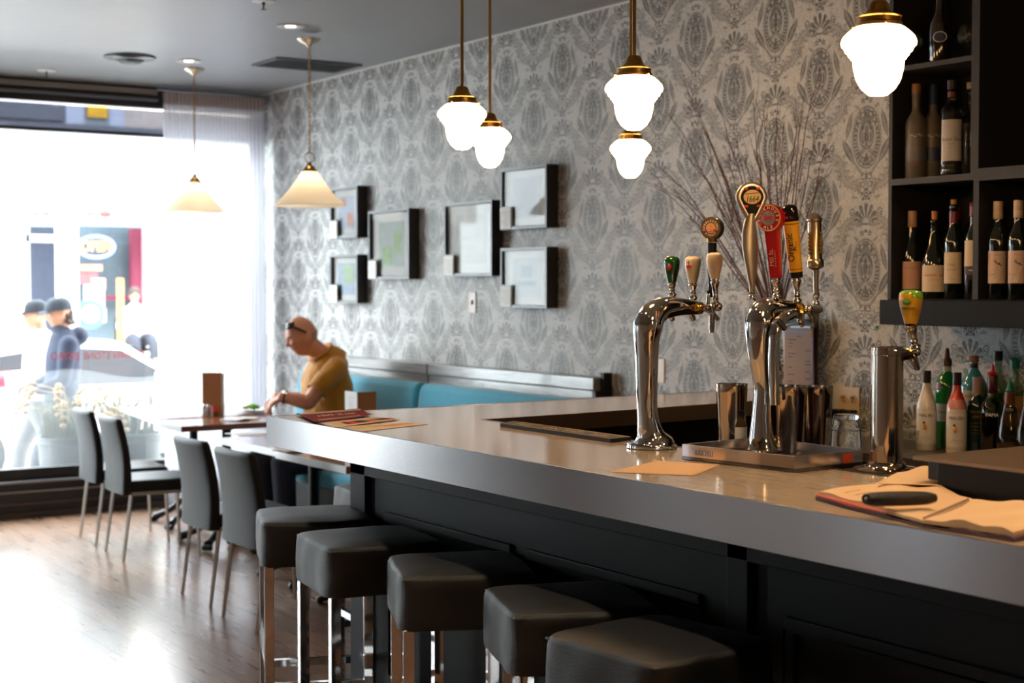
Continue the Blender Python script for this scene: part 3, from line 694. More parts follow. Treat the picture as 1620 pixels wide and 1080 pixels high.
picture(8.605,8.989,1.438,1.750,'small framed picture at the lower left, nearest the window',('8c9cb0','93a886',[(.3,.95,.35,.95)]))
picture(7.936,8.45,1.591,2.014,'larger framed picture to the right of the two small left ones',('9aa39a','8aa070',[(.15,.55,.05,.45),(.6,.9,.3,.8)]))
picture(7.011,7.523,1.605,2.020,'large framed picture left of the two right-hand ones, hung slightly higher than the switch',('b0b0a8','a3a49c',[(.1,.9,.15,.2),(.1,.7,.3,.35),(.2,.9,.5,.56)]))
picture(6.483,6.922,1.852,2.180,'framed picture at the upper right of the picture group',('9a9ea2','888d92',[(.2,.8,.2,.8)]))
picture(6.482,6.922,1.433,1.753,'framed picture at the lower right of the picture group',('9ba3a6','6d8086',[(.2,.85,.3,.42),(.3,.7,.5,.8)]))
# wall plates
s=thing('light_switch','single dimmer switch on a brownish wall plate below the picture frames','light switch',(XW,7.33,1.455))
MB().box(-.006,0,-.038,.038,-.06,.06).build('plate',pm('beige_wall_plate','a99486',.35),s,bevel=.002); MB().box(-.014,-.006,-.006,.006,-.012,.014).build('toggle',pm('dark_beige','6b5a50',.4),s,bevel=.001)
s=thing('wall_socket','cream double wall socket with two black plugs by the upturned glass','wall socket',(XW,4.412,1.078))
MB().box(-.006,0,-.06,.06,-.06,.06).build('plate',pm('cream_wall_plate','c9b393',.35),s,bevel=.002)
for k in (-1,1):
    r=MB().lathe([(.018,0),(.018,.003),(.0,.003)],20,Matrix.Translation((-.006,k*.027,.012))@Matrix.Rotation(-PI/2,4,'Y')).build('receptacle',pm('cream_receptacle','b89f7c',.4),s)
    h=MB(); h.box(-.0115,-.009,k*.027-.007,k*.027-.004,.012,.022).box(-.0115,-.009,k*.027+.004,k*.027+.007,.012,.022).ball((-.0095,k*.027,.004),.003,8,6); h.build('slots',BLACK,s)
for k,lb in ((-.03,'right black plug'),(.032,'left black plug')):
    MB().box(-.05,-.006,k-.024,k+.024,-.075,-.03).build('plug',BLACK,s,bevel=.007)
MB().tube([(-.04,-.05,-.06),(-.045,-.072,-.09),(-.045,-.078,-.14)],.005,8).build('plug_cord',BLACK,s)
s=thing('wall_plate','narrow beige wall plate half hidden behind the left beer tower','wall plate',(XW,5.64,1.15))
MB().box(-.006,0,-.038,.038,-.06,.055).build('plate',pm('cream_wall_plate','c9b393',.35),s,bevel=.002)
tag(MB().ball((XW-.004,4.263,1.386),.007,10,8,sc_=(.5,1.4,.8)).build('push_pin',pm('green_pin','0e8a35',.3)),'tiny green push pin in the wallpaper left of the shelf ledge','push pin','push pins in the wallpaper')
tag(MB().ball((XW-.004,4.128,1.159),.006,10,8,sc_=(.5,1,1)).build('push_pin',pm('red_pin','b01822',.3)),'tiny red push pin in the wallpaper left of the bottles','push pin','push pins in the wallpaper')
# ================================================================ BEER TOWERS
def frame_M(base,axis,ang):
    z=Vector(axis).normalized(); n=Vector((math.cos(ang),math.sin(ang),0)); n=(n-z*n.dot(z)).normalized(); y=z.cross(n)
    M=Matrix(((n.x,y.x,z.x,base[0]),(n.y,y.y,z.y,base[1]),(n.z,y.z,z.z,base[2]),(0,0,0,1))); return M
def tocam(p): return math.atan2(-p[1],-p[0])
def onto(M,d,x0=0,z0=0,s=1):
    return lambda x,y,z: M@Vector((d+z,x*s+x0,y*s+z0))
def arc_txt(mb,text,r,size,M,d,cx=0,cz=0,top=True,span=None):
    n=len(text); span=span or n*size*.72/r
    for i,chh in enumerate(text):
        if chh==' ': continue
        a=(i-(n-1)/2)/max(n-1,1)*span
        def fn(x,y,z,a=a):
            if top: an=PI/2-a; c,s=math.cos(an),math.sin(an); px_=cx+r*c+x*s+y*c; pz=cz+r*s-x*c+y*s
            else: an=-PI/2+a; c,s=math.cos(an),math.sin(an); px_=cx+r*c-x*s-y*c; pz=cz+r*s+x*c-y*s
            return M@Vector((d+z,px_,pz))
        mb.txt(chh,size,fn)
    return mb
def ferrule(t,base,top,r=.011):
    M=frame_M(base,Vector(top)-Vector(base),0); L=(Vector(top)-Vector(base)).length
    p=[(r*.8,0),(r*1.05,.004),(r*1.05,.009),(r*.7,.013),(r*.62,.017),(r*.85,.021),(r*.62,.025),(r*.7,L*.6),(r*.95,L*.75),(r*1.15,L*.82),(r*1.15,L*.9),(r*.95,L*.92),(r*1.05,L)]
    p=sorted(p,key=lambda q:q[1])
    return MB().lathe(p,20,M).build('ferrule',CHROME,t,world=True,smooth=50)
def tulip(t,base,top,r,mat,nm='tap_handle',lb=None,bottom=.55):
    M=frame_M(base,Vector(top)-Vector(base),0); L=(Vector(top)-Vector(base)).length
    pr=[(0,0),(r*bottom,0),(r*bottom*1.02,L*.04),(r*.72,L*.25),(r*.9,L*.48),(r*.99,L*.68),(r,L*.78),(r*.95,L*.88),(r*.8,L*.95),(r*.5,L*.99),(0,L)]
    o=MB().lathe(pr,32,M).build(nm,mat,t,world=True,smooth=70)
    if lb: o['label']=lb
    return o,L
def cpt(px,py,y): return at(px,py,y=y)
def smoothpath(P,R,k=6):
    """catmull-rom through points and radii"""
    P=[Vector(p) for p in P]; oP=[];oR=[]; n=len(P)
    for i in range(n-1):
        a,b,c,d=P[max(i-1,0)],P[i],P[i+1],P[min(i+2,n-1)]; ra,rb,rc,rd=R[max(i-1,0)],R[i],R[i+1],R[min(i+2,n-1)]
        for j in range(k):
            t=j/k; f=lambda a,b,c,d:.5*((2*b)+(c-a)*t+(2*a-5*b+4*c-d)*t*t+(3*b-a-3*c+d)*t*t*t)
            oP.append(f(a,b,c,d)); oR.append(max(f(ra,rb,rc,rd),1e-4))
    return oP+[P[-1]],oR+[R[-1]]
ORB=pm('cream_ceramic','f2dfc2',.12,coat=.6)
# ---------- left tower
Y1=3.27; t1=thing('beer_tower','left chrome swan-neck beer tower with green and cream tap handles','beer tower',(2.60,Y1,BZ))
K=.00173
ct=[(1031,706,40),(1031,703,40),(1031,698,34),(1029,688,23),(1026,672,18.5),(1024,650,16.5),(1023,620,17),(1023,590,18),(1023,560,19),(1023,535,21),(1025,515,24),(1032,500,22),(1045,490,19),(1060,486,16.5),(1078,485,14),(1093,486,12),(1106,487,10.5)]
P,R=smoothpath([cpt(x,y,Y1) for x,y,_ in ct],[r*K for *_,r in ct],5)
MB().tube(P,R,32).build('column',CHROME,t1,world=True,smooth=80)
MB().lathe([(.066,0),(.070,.002),(.070,.006),(.064,.009)],40,Matrix.Translation((P[0].x,Y1,BZ))).build('base_flange',CHROME,t1,world=True)
def faucet(t,c,spout_to,collar_r=.012,collar_ax=None,body_to=None,lever=None):
    c=Vector(c)
    if collar_ax is not None:
        a=Vector(collar_ax); M=frame_M(c,a,0)
        MB().lathe([(collar_r*.8,0),(collar_r*1.1,.002),(collar_r*1.25,.006),(collar_r*1.25,.014),(collar_r*1.0,.017),(collar_r*.7,.019),(collar_r*.7,.03)],12,M).build('collar',BRASSL,t,world=True,smooth=25)
    if body_to is not None:
        b=Vector(body_to)
        pp=[c,c.lerp(b,.4),c.lerp(b,.75),b]; MB().tube(pp,[.008,.0085,.0115,.010],18).ball(b,.0125,16,10).build('faucet_body',CHROME,t,world=True,smooth=80)
    s=[Vector(q) for q in spout_to]
    P,R=smoothpath(s,[.0095]+[.0085]*(len(s)-2)+[.0068],4)
    MB().tube(P,R,16).build('spout',CHROME,t,world=True,smooth=80)
# three faucets
ya,yb,yc=3.42,3.31,3.20
faucet(t1,cpt(1062,486,ya),[cpt(1060,490,ya),cpt(1062,500,ya),cpt(1065,506,ya)])
faucet(t1,cpt(1096,487,yb),[cpt(1090,488,yb),cpt(1094,498,yb),cpt(1098,506,yb)])
faucet(t1,cpt(1103,487,3.25),[cpt(1127,486,yc),cpt(1126,500,yc),cpt(1126,514,yc),cpt(1126,526,yc)],.0135,cpt(1122,487,yc)-cpt(1103,487,3.25),cpt(1136,485,yc))
MB().tube([cpt(1114,488,yc),cpt(1126,494,yc),cpt(1136,505,yc)],[.006,.007,.006],12).build('faucet_lever',CHROME,t1,world=True,smooth=80)
MB().tube([cpt(1120,482,yc),cpt(1121,468,yc),cpt(1122,462,yc)],[.006,.005,.005],12).build('creamer_valve',CHROME,t1,world=True)
MB().tube([cpt(1122,464,yc),cpt(1122,459,yc)],[.008,.008],12).tube([cpt(1122,460,yc),cpt(1123,449,yc)],[.003,.003],8).build('creamer_knob',BLACK,t1,world=True)
for px,y0,y1_,yy,mat,lb in ((1063,470,447,ya,pm('green_glaze','0c4f1c',.12,coat=.6),'dark green tap handle with a small red badge'),(1096,475,447,yb,ORB,'cream tap handle with a red badge'),(1131,484,441,yc,ORB,'plain cream tap handle in front of the round badge')):
    b_=cpt(px+1,y0,yy); tp=cpt(px,y1_,yy); ferrule(t1,b_,tp)
    top=cpt(px-(0 if px!=1131 else 1),y1_-42,yy); o,L=tulip(t1,tp,top,.0232,mat,lb=lb)
    if px==1131: continue
    M=frame_M(tp,(0,0,1),tocam(tp)-.55*(1 if px==1096 else .65))
    rr=.0222
    def cf(x,y,z,M=M,rr=rr,L=L): 
        a=x/rr; return M@Vector(((rr+z)*math.cos(a),(rr+z)*math.sin(a),y+L*.62))
    bd=MB(); n=24
    if px==1063:
        bd.add([cf(0,.002,.0012)]+[cf(.0085*math.cos(2*PI*k/n),.002+.0105*math.sin(2*PI*k/n),.0008) for k in range(n)],[(0,1+k,1+(k+1)%n) for k in range(n)])
        bd.box(-1,-1,-1,-1,-1,-1) if 0 else None
        bd.build('badge',REDINK,t1,world=True)
        c_=MB(); c_.txt('Y',.013,lambda x,y,z:cf(x,y+.002,z+.0018)); c_.build('badge_emblem',WHITEINK,t1,world=True)
        c_=MB(); c_.txt('ooo',.006,lambda x,y,z:cf(x,y-.0105,z+.0016)); c_.build('badge_lettering',REDINK,t1,world=True)
    else:
        bd.add([cf(0,.0,.0012)]+[cf(.0095*math.cos(2*PI*k/n),.009*math.sin(2*PI*k/n)*(1 if math.sin(2*PI*k/n)>0 else .8),.0008) for k in range(n)],[(0,1+k,1+(k+1)%n) for k in range(n)])
        bd.build('badge',REDINK,t1,world=True)
        c_=MB(); c_.txt('B',.010,lambda x,y,z:cf(x,y+.010,z+.0014)); c_.build('badge_emblem',pm('blue_print','3b4a7a',.5),t1,world=True)
# stout badge handle
tp=cpt(1126,470,3.30); top=cpt(1126,384,3.30)
s_=MB().tube([tp,cpt(1126,440,3.3),top],[.008,.0115,.0145],20); s_.build('tap_handle',pm('dark_stout_stem','1b1714',.2,coat=.4),t1,world=True)
MB().tube([cpt(1126,383,3.3),cpt(1126,377,3.3)],[.0148,.0155],20).build('handle_band',BRASSL,t1,world=True)
bc=cpt(1127,361,3.30); M=frame_M(bc,(0,0,1),tocam(bc)-.42)
MR=M@Matrix.Rotation(PI/2,4,'Y')
MB().lathe([(0,-.012),(.030,-.012),(.0325,-.010),(.0325,.008)]+[(.031,.010)],40,MR).build('badge_body',pm('dark_knurled_edge','241d18',.4,0,.3,300),t1,world=True)
MB().lathe([(.0325,.008),(.031,.0125),(.028,.013),(.0265,.0115),(.0265,.0105)],40,MR,cap=False).build('badge_rim',pm('bronze_rim','a3835c',.25,.9),t1,world=True)
MB().lathe([(0,.0112),(.027,.0112)],36,MR,cap=False).build('badge_face',pm('brown_badge','6b4e35',.3,.2),t1,world=True)
MB().lathe([(0,.0118),(.0145,.0118)],30,MR,cap=False).build('badge_centre',pm('tan_badge','c8a67a',.35),t1,world=True)
MB().box(.0122,.0128,-.014,.014,-.011,-.003,M).build('badge_stripe',REDINK,t1,world=True)
l_=arc_txt(MB(),'COBBLESTONE',.0205,.0085,M,.0125,span=3.5); arc_txt(l_,'STOUT',.0205,.0085,M,.0125,top=False,span=1.5); l_.build('badge_lettering',WHITEINK,t1,world=True)
l_=MB().txt('Mill St.',.007,onto(M,.0132,0,-.007)); l_.build('badge_stripe_lettering',WHITEINK,t1,world=True)
MB().lathe([(.004,.0122),(.006,.0125),(0,.0126)],12,MR@Matrix.Translation((-.004,0,0))).build('badge_emblem',pm('orange_print','d98a2c',.5),t1,world=True)
# ---------- middle tower on the drip tray
TZ=BZ+.012; K2=.00166; Y2=2.965
t2=thing('beer_tower','middle chrome beer tower on the steel drip tray with tall branded handles','beer tower',(2.71,Y2,TZ))
ct=[(1206,712,26),(1206,706,25),(1205,690,20),(1205,665,17),(1206,640,15.5),(1207,615,15),(1206,590,17),(1203,560,20),(1202,530,23),(1203,508,24.5),(1208,492,20),(1222,488,17.5),(1238,489,15.5),(1250,490,14.5),(1262,490,14)]
P,R=smoothpath([cpt(x,y,Y2) for x,y,_ in ct],[r*K2 for *_,r in ct],5)
MB().tube(P,R,32).build('column',CHROME,t2,world=True,smooth=80)
P,R=smoothpath([cpt(x,y,2.90) for x,y in ((1226,640),(1224,590),(1224,550),(1228,520),(1240,503),(1256,496))],[.013,.014,.015,.016,.015,.013],5)
MB().tube(P,R,20).build('side_arm',CHROME,t2,world=True,smooth=80)
MB().lathe([(.046,0),(.048,.003),(.044,.006)],32,Matrix.Translation((cpt(1206,712,Y2).x,Y2,TZ-.002))).build('base_flange',CHROME,t2,world=True)
MB().lathe([(0,.006),(.009,.006),(.011,0)],16,Matrix.Translation(cpt(1194,700,2.93))@Matrix.Rotation(PI/2,4,'Y')).build('base_bolt',BRASS,t2,world=True)
faucet(t2,cpt(1262,491,2.95),[cpt(1268,496,2.92),cpt(1266,507,2.92),cpt(1270,515,2.92)],.0155,cpt(1280,489,2.93)-cpt(1262,491,2.95),cpt(1279,489,2.93))
faucet(t2,cpt(1275,489,2.93),[cpt(1272,488,2.94),cpt(1282,495,2.94),cpt(1289,512,2.94)])
faucet(t2,cpt(1228,505,2.88),[cpt(1228,505,2.88),cpt(1234,512,2.88),cpt(1242,520,2.88)])
MB().tube([cpt(1278,488,2.95),cpt(1290,490,2.95),cpt(1298,489,2.95)],[.010,.0125,.010],14).tube([cpt(1290,488,2.95),cpt(1293,508,2.95)],[.011,.005],12).build('grey_faucet',pm('grey_metal','8a8a88',.4,.8),t2,world=True,smooth=80)
# handle A : twisted silver blade with teardrop badge
SAT=pm('satin_bronze_silver','cfc4b4',.34,.95,.05)
bz_=cpt(1189,470,Y2); ferr=ferrule(t2,cpt(1189,474,Y2),cpt(1190,462,Y2),.008)
tp=cpt(1190,463,Y2); tz=cpt(1186,289,Y2); ax=tz-tp; L=ax.length; M=frame_M(tp,ax,tocam(tp)+.30)
secs=[(0,.007,.006,0,0),(.05,.0085,.0075,.5,0),(.14,.013,.009,.4,0),(.28,.0195,.010,.3,-.001),(.42,.0225,.010,.15,-.003),(.55,.020,.010,.0,-.004),(.66,.014,.010,-.1,-.002),(.72,.0095,.010,-.2,.002)]
bm_=MB(); rings=[]
for f_,w_,d_,tw,off in secs:
    ring=[]
    for k in range(20):
        a=2*PI*k/20; x=d_*math.cos(a); y=w_*math.sin(a); x,y=x*math.cos(tw)-y*math.sin(tw),x*math.sin(tw)+y*math.cos(tw)
        ring.append(M@Vector((x,y+off,f_*L)))
    rings.append(ring)
for r_ in rings: bm_.v+=r_
bm_.f+=[(i*20+k,i*20+(k+1)%20,(i+1)*20+(k+1)%20,(i+1)*20+k) for i in range(len(secs)-1) for k in range(20)]+[tuple(range(20)),tuple(range(7*20,8*20))]
# teardrop loop round the badge
lc=L-.040
loop=[]
for k in range(40):
    a=2*PI*k/40; rr=.0335; y=rr*math.sin(a); z=rr*math.cos(a)
    if z<0: y*=(1+z/rr*.62); z*=1.75
    loop.append((y+.004,z+lc))
bm_.tube([M@Vector((0,y,z)) for y,z in loop],.0062,12,closed=True,sq=(1,1.5))
bm_.build('tap_handle',SAT,t2,world=True,smooth=70,)['label']='tall twisted silver tap handle with a teardrop badge reading 1664'
def drop(s,d,n=40):
    vs_=[M@Vector((d,y0,z0)) for y0,z0 in [((y-.004)*s+.004,(z-lc)*s+lc) for y,z in loop]]
    return vs_
dm=MB(); dm.add(drop(.92,.006)+drop(.92,-.006),[tuple(range(40)),tuple(reversed(range(40,80)))]+[(k,(k+1)%40,40+(k+1)%40,40+k) for k in range(40)]); dm.build('badge',pm('black_badge','0e0d13',.5,spec=.15),t2,world=True)
g_=MB(); n=30; g_.add([M@Vector((.0075,.004+.0235*math.sin(2*PI*k/n),lc+.003+.0185*math.cos(2*PI*k/n))) for k in range(n)],[tuple(range(n))]); g_.build('badge_face',pm('pale_gold_face','dcb978',.35),t2,world=True)
l_=MB().txt('1664',.0215,lambda x,y,z:M@Vector((.008+z,.004+x*.85+y*.15,lc-.003+y)),spacing=.95); l_.txt('Kronenbourg',.0068,lambda x,y,z:M@Vector((.008+z,.004+x,lc+.0125+y+x*.08))); l_.build('badge_lettering',INK,t2,world=True)
for sx,sz in ((-1,1),(1,1),(-1,-1),(1,-1)): MB().box(.0066,.0074,.004+sx*.0165-.005,.004+sx*.0165+.005,lc+.002+sz*.0225-.003,lc+.002+sz*.0225+.003,M).build('badge_corner',REDINK,t2,world=True)
# handle B : red with round badge
yB=2.95; REDL=pm('red_lacquer','b3101c',.22,coat=.4)
f0=cpt(1229,472,yB); f1=cpt(1228,440,yB); ferrule(t2,f0,f1,.0115)
tp=cpt(1228,440,yB); tz=cpt(1222,365,yB); M=frame_M(tp,tz-tp,tocam(tp)-.45); L=(tz-tp).length
bm_=MB(); 
for i,(w0,w1,z0,z1) in enumerate(((.014,.0185,0,L*1.05),)):
    v_=[M@Vector((x*(w0 if z==z0 else w1)*.75,y*(w0 if z==z0 else w1),z)) for z in (z0,z1) for x,y in ((-1,-1),(1,-1),(1,1),(-1,1))]
    bm_.add(v_,[(0,3,2,1),(4,5,6,7),(0,1,5,4),(1,2,6,5),(2,3,7,6),(3,0,4,7)])
bm_.build('tap_handle',REDL,t2,world=True,bevel=.003)['label']='red tap handle with a round ale badge'
l_=MB().txt('Mill St.',.017,lambda x,y,z:M@Vector((.0135+z,-.002-y,L*.45+x)) ); l_.txt('BREWERY',.0065,lambda x,y,z:M@Vector((.0135+z,.0085-y,L*.42+x)),spacing=1.7); l_.build('handle_lettering',pm('pink_print','e2a0a0',.5),t2,world=True)
bc=cpt(1219,345,yB); M=frame_M(bc,(0,0,1),tocam(bc)-.45); MR=M@Matrix.Rotation(PI/2,4,'Y')
MB().lathe([(0,-.016),(.034,-.016),(.0365,-.013),(.0365,.010),(.0345,.0125),(0,.0125)],44,MR).build('badge_body',REDL,t2,world=True)
MB().lathe([(.0345,.0128),(.0325,.0135),(.0315,.0128)],40,MR,cap=False).build('badge_rim',pm('pale_gold_face','dcb978',.35),t2,world=True)
MB().lathe([(0,.0132),(.0195,.0132)],30,MR,cap=False).build('badge_centre',pm('grey_badge','a9a3a0',.25,.5,.5,90),t2,world=True)
MB().box(.0134,.014,-.013,.012,-.003,.005,M@Matrix.Rotation(.1,4,'X')).build('badge_stripe',REDINK,t2,world=True)
l_=arc_txt(MB(),'TANKHOUSE',.0258,.0105,M,.0133,span=3.6); arc_txt(l_,'ALE',.0258,.0115,M,.0133,top=False,span=.75); l_.build('badge_lettering',WHITEINK,t2,world=True)
# handle C : yellow organic
yC=2.92; f0=cpt(1261,480,yC); f1=cpt(1260,439,yC); ferrule(t2,f0,f1,.0115)
tp=cpt(1260,439,yC); tz=cpt(1248,323,yC); M=frame_M(tp,tz-tp,tocam(tp)-.30); L=(tz-tp).length
def oval(z0,z1,r0,r1,r_=None,n=24,top=False):
    prof=[(r0,z0),(r1,z1)] if not top else [(r0,z0),(r0*1.0,z0+(z1-z0)*.55),(r0*.92,z0+(z1-z0)*.8),(r0*.65,z0+(z1-z0)*.95),(0,z1)]
    return MB().lathe(prof,n,M@Matrix.Diagonal((.8,1,1,1)))
oval(0,L*.08,.0175,.018).build('handle_foot',BLACK,t2,world=True)
o=oval(L*.08,L*.77,.0178,.0215); o.build('tap_handle',pm('yellow_lacquer','e0a528',.3,coat=.3),t2,world=True)['label']='yellow tap handle with a black cap reading Organic'
oval(L*.77,L,.0216,.021,top=True).build('handle_cap',pm('gloss_black','0b0a0b',.12,coat=.5),t2,world=True,smooth=60)
MB().lathe([(.0180,L*.115),(.0181,L*.122)],24,M@Matrix.Diagonal((.83,1.02,1,1)),cap=False).lathe([(.0213,L*.73),(.0214,L*.738)],24,M@Matrix.Diagonal((.83,1.02,1,1)),cap=False).build('handle_stripe',BLACK,t2,world=True)
l_=MB().txt('Organic',.0245,lambda x,y,z:M@Vector((.0172+z-abs(y)*.1,-.002-y,L*.42+x*.95))); l_.txt('LAGER',.006,lambda x,y,z:M@Vector((.0160+z,.0135-y,L*.42+x)),spacing=1.9); l_.build('handle_lettering',pm('navy_print','1d2038',.5),t2,world=True)
l_=MB().txt('Mill St.',.0105,lambda x,y,z:M@Vector((.0186+z-abs(x)*.15,x-.001,L*.825+y))); l_.build('cap_lettering',REDINK,t2,world=True)
# handle D : satin steel engine-shaped handle
yD=2.965; f0=cpt(1291,484,yD); f1=cpt(1291,463,yD); ferrule(t2,f0,f1,.0095)
tp=cpt(1291,463,yD); tz=cpt(1288,334,yD); M=frame_M(tp,tz-tp,tocam(tp)+.1); L=(tz-tp).length
MB().lathe([(.0075,0),(.0075,L*.28),(.013,L*.295),(.0215,L*.31),(.0225,L*.33),(.0225,L*.39),(.0205,L*.405),(.0185,L*.42),(.0185,L*.87),(.0215,L*.885),(.0215,L*.905),(.015,L*.94),(.008,L*.97),(.003,L*.985),(0,L)],32,M).build('tap_handle',pm('satin_steel_handle','c0ad95',.25,1),t2,world=True,smooth=40)['label']='satin steel cylindrical tap handle with a pointed top'
e_=MB()
for sy in (-.9,.9):
    a=sy
    for k in range(6):
        e_.ball(M@Vector((.0195*math.cos(a),.0195*math.sin(a),L*(.5+.045*k))),.0055-.0004*abs(k-2),10,6,sc_=(1,1,1.2))
e_.build('handle_emblem',pm('old_gold','8a7440',.35,.9),t2,world=True)
# ---------- drip tray
TA=Vector((2.487,3.005,0)); TB=Vector((2.532,2.643,0)); TC=Vector((2.774,2.655,0)); TD=TA+(TC-TB)*1.12+Vector((.02,.02,0))
tr=thing('drip_tray','polished steel drip tray with embossed letters, holding the shakers','drip tray',((TA+TC)/2).to_tuple()[:2]+(BZ,))
pts=[(p.x,p.y) for p in (TA,TB,TC,TD)]
MB().prism(pts,BZ+.001,BZ+.010).build('tray_floor',pm('dark_tray_floor','2e2a28',.25,.8),tr,world=True)
w_=MB(); q=pts
def inset(p,q_,r_,th): return None
cen=Vector(((TA+TC)/2).to_tuple()[:2])
inn=[tuple(Vector(p)+(cen-Vector(p)).normalized()*.006) for p in pts]
for i in range(4): w_.prism([pts[i],pts[(i+1)%4],inn[(i+1)%4],inn[i]],BZ+.001,BZ+.040)
w_.build('tray_rim',pm('mirror_steel','e2dadb',.22,1,.03),tr,world=True,bevel=.0008)
d=(TB-TA).normalized(); nrm=Vector((-d.y,d.x,0))*-1
nrm=Vector((d.y,-d.x,0)); 
if nrm.x>0: nrm=-nrm
o0=TA+d*.075
MB().txt('TASCELLI',.021,lambda x,y,z:Vector((o0.x+d.x*x*.72+nrm.x*(z+.0012),o0.y+d.y*x*.72+nrm.y*(z+.0012),BZ+.022+y)),ext=.0012).build('embossed_lettering',pm('embossed_steel','8d8684',.3,.9),tr,world=True)
MB().add([tuple(Vector((2.70,2.6514-.0012,BZ+.012))),(2.735,2.6528-.0012,BZ+.012),(2.735,2.6528-.0012,BZ+.034),(2.70,2.6514-.0012,BZ+.034)],[(0,1,2,3)]).build('orange_sticker',pm('orange_red','b4401e',.5),tr,world=True,flat=True,solid=.001)
# ---------- shakers, glass
MIR=pm('polished_shaker_steel','c9bcae',.1,1,.02)
def shaker(px,py,rt,rb,h,lb):
    c=at(px,py,z=BZ+.0115); t=thing('cocktail_shaker_tin',lb,'shaker tin',c,0,'steel shaker tins on the drip tray')
    MB().lathe([(0,.002),(rb*.8,.002),(rb,.0),(rb,.004),(rb*1.02,.02),(rt*.985,h*.86),(rt*.995,h*.87),(rt,h*.985),(rt*1.03,h*.99),(rt*1.03,h),(rt*.985,h),(rt*.97,h*.8),(rb*.93,.02),(0,.01)],44).build('cup',MIR,t,smooth=30)
    return t
shaker(1157,706,.0425,.035,.170,'steel shaker tin standing alone left of the middle beer tower')
shaker(1248,713,.0475,.038,.172,'steel shaker tin nearest the tray corner, right of the middle beer tower')
shaker(1291,707,.044,.035,.165,'steel shaker tin behind the front one, beside the upturned glass')
CLEAR=glassm('clear_glass','f0f3f2',1.0,0,1.5)
THICK=pm('thick_clear_glass','f4f6f5',.02,noise_amt=0); THICK.node_tree.nodes['Principled BSDF'].inputs['Transmission Weight'].default_value=1.0; THICK.node_tree.nodes['Principled BSDF'].inputs['IOR'].default_value=1.5
c=at(1338,708,z=BZ+.0115); t=thing('glass_tumbler','upturned clear glass tumbler between the shaker tins and the steel column','glass',c)
MB().lathe([(.0425,0),(.0428,.002),(.039,.045),(.0395,.048),(.0375,.055),(.0385,.060),(.033,.086),(.030,.090),(0,.090)]+[(0,.078),(.030,.076),(.0345,.058),(.0362,.045),(.0398,0),(.0425,0)],36,cap=False).build('glass_wall',THICK,t,smooth=40)
MB().tube([(.0395*math.cos(k*PI/18),.0395*math.sin(k*PI/18),.048) for k in range(36)],.0012,6,closed=True).build('raised_ring',THICK,t)
c=at(1174,710,z=BZ+.0115); t=thing('small_bottle','small bottle with a white label behind the left shaker tin','bottle',c+Vector((.02,.03,0)))
MB().lathe([(0,0),(.017,0),(.018,.004),(.018,.06),(.015,.07),(.010,.08),(.010,.09)],20).build('glass_body',pm('brown_bottle_glass','4a3018',.15),t)
MB().lathe([(.0184,.008),(.0184,.056)],20,cap=False).build('paper_label',PAPERW,t); MB().lathe([(.0115,.086),(.0115,.1),(0,.1)],16).build('cap',BLACK,t)
# ---------- right steel column tap
X3,Y3=2.755,2.56; t3=thing('beer_tower','plain cylindrical steel tap column on the right with a green and yellow handle','beer tower',(X3,Y3,BZ))
MB().lathe([(.078,0),(.080,.002),(.080,.005),(.072,.008),(.050,.010),(.046,.014),(.0445,.020),(.0385,.022),(.0385,.278),(.0395,.279),(.0395,.291),(.0385,.292),(.0385,.297),(.036,.299),(0,.299)],48).build('column',pm('mirror_steel_column','c4b5a6',.09,1,.02),t3,smooth=35)
y3=2.53
MB().tube([cpt(1424,563,y3),cpt(1437,560,y3)],[.013,.013],18).build('shank',pm('dark_chrome','6e655e',.15,1),t3,world=True)
faucet(t3,cpt(1432,561,y3),[cpt(1443,564,y3),cpt(1448,573,y3),cpt(1452,584,y3)],.0115,cpt(1446,557,y3)-cpt(1432,561,y3),cpt(1449,556,y3))
f0=cpt(1449,553,y3); f1=cpt(1441,513,y3); ferrule(t3,f0,f1,.0125)
tp=cpt(1441,512,y3); tz=cpt(1441,458,y3)
o,L=tulip(t3,tp,tz,.0285,pm('golden_glaze','c2921c',.12,coat=.7),lb='golden cider tap handle with a green top and a tree emblem')
M=frame_M(tp,(0,0,1),tocam(tp)-.25)
MB().lathe([(.0287,L*.74),(.0290,L*.79),(.0277,L*.885),(.0235,L*.955),(.0147,L*.995),(0,L*1.006)],32,frame_M(tp,(0,0,1),0),cap=False).build('green_top',pm('apple_green_glaze','6a9a2c',.12,coat=.7),t3,world=True,smooth=60)
def cf3(x,y,z,rr=.0283): 
    a=x/rr; return M@Vector(((rr+z)*math.cos(a),(rr+z)*math.sin(a),y+L*.5))
e_=MB(); n=24
e_.add([cf3(-.004,.014,.0006)]+[cf3(-.004+.0115*math.cos(2*PI*k/n),.014+.0095*math.sin(2*PI*k/n),.0004) for k in range(n)],[(0,1+k,1+(k+1)%n) for k in range(n)])
e_.build('tree_emblem_ring',pm('dark_green_print','2f5a24',.4),t3,world=True,smooth=60)
e_=MB(); e_.add([cf3(-.003,.015,.0012)]+[cf3(-.003+.008*math.cos(2*PI*k/n),.015+.006*math.sin(2*PI*k/n),.001) for k in range(n)],[(0,1+k,1+(k+1)%n) for k in range(n)])
e_.build('tree_emblem_crown',pm('apple_green_glaze','6a9a2c',.12,coat=.7),t3,world=True)
MB().txt('SOMERSBY',.0078,lambda x,y,z:cf3(x-.001,y-.004,z+.0006,.0268)).build('handle_lettering',pm('dark_green_print','2f5a24',.4),t3,world=True)
tag(MB().box(2.66,2.86,2.46,2.632,BZ+.0003,BZ+.0012).build('drip_mat',pm('dark_drip_mat','1c1b1e',.4)),'thin dark drip mat under the plain steel tap column','bar mat')
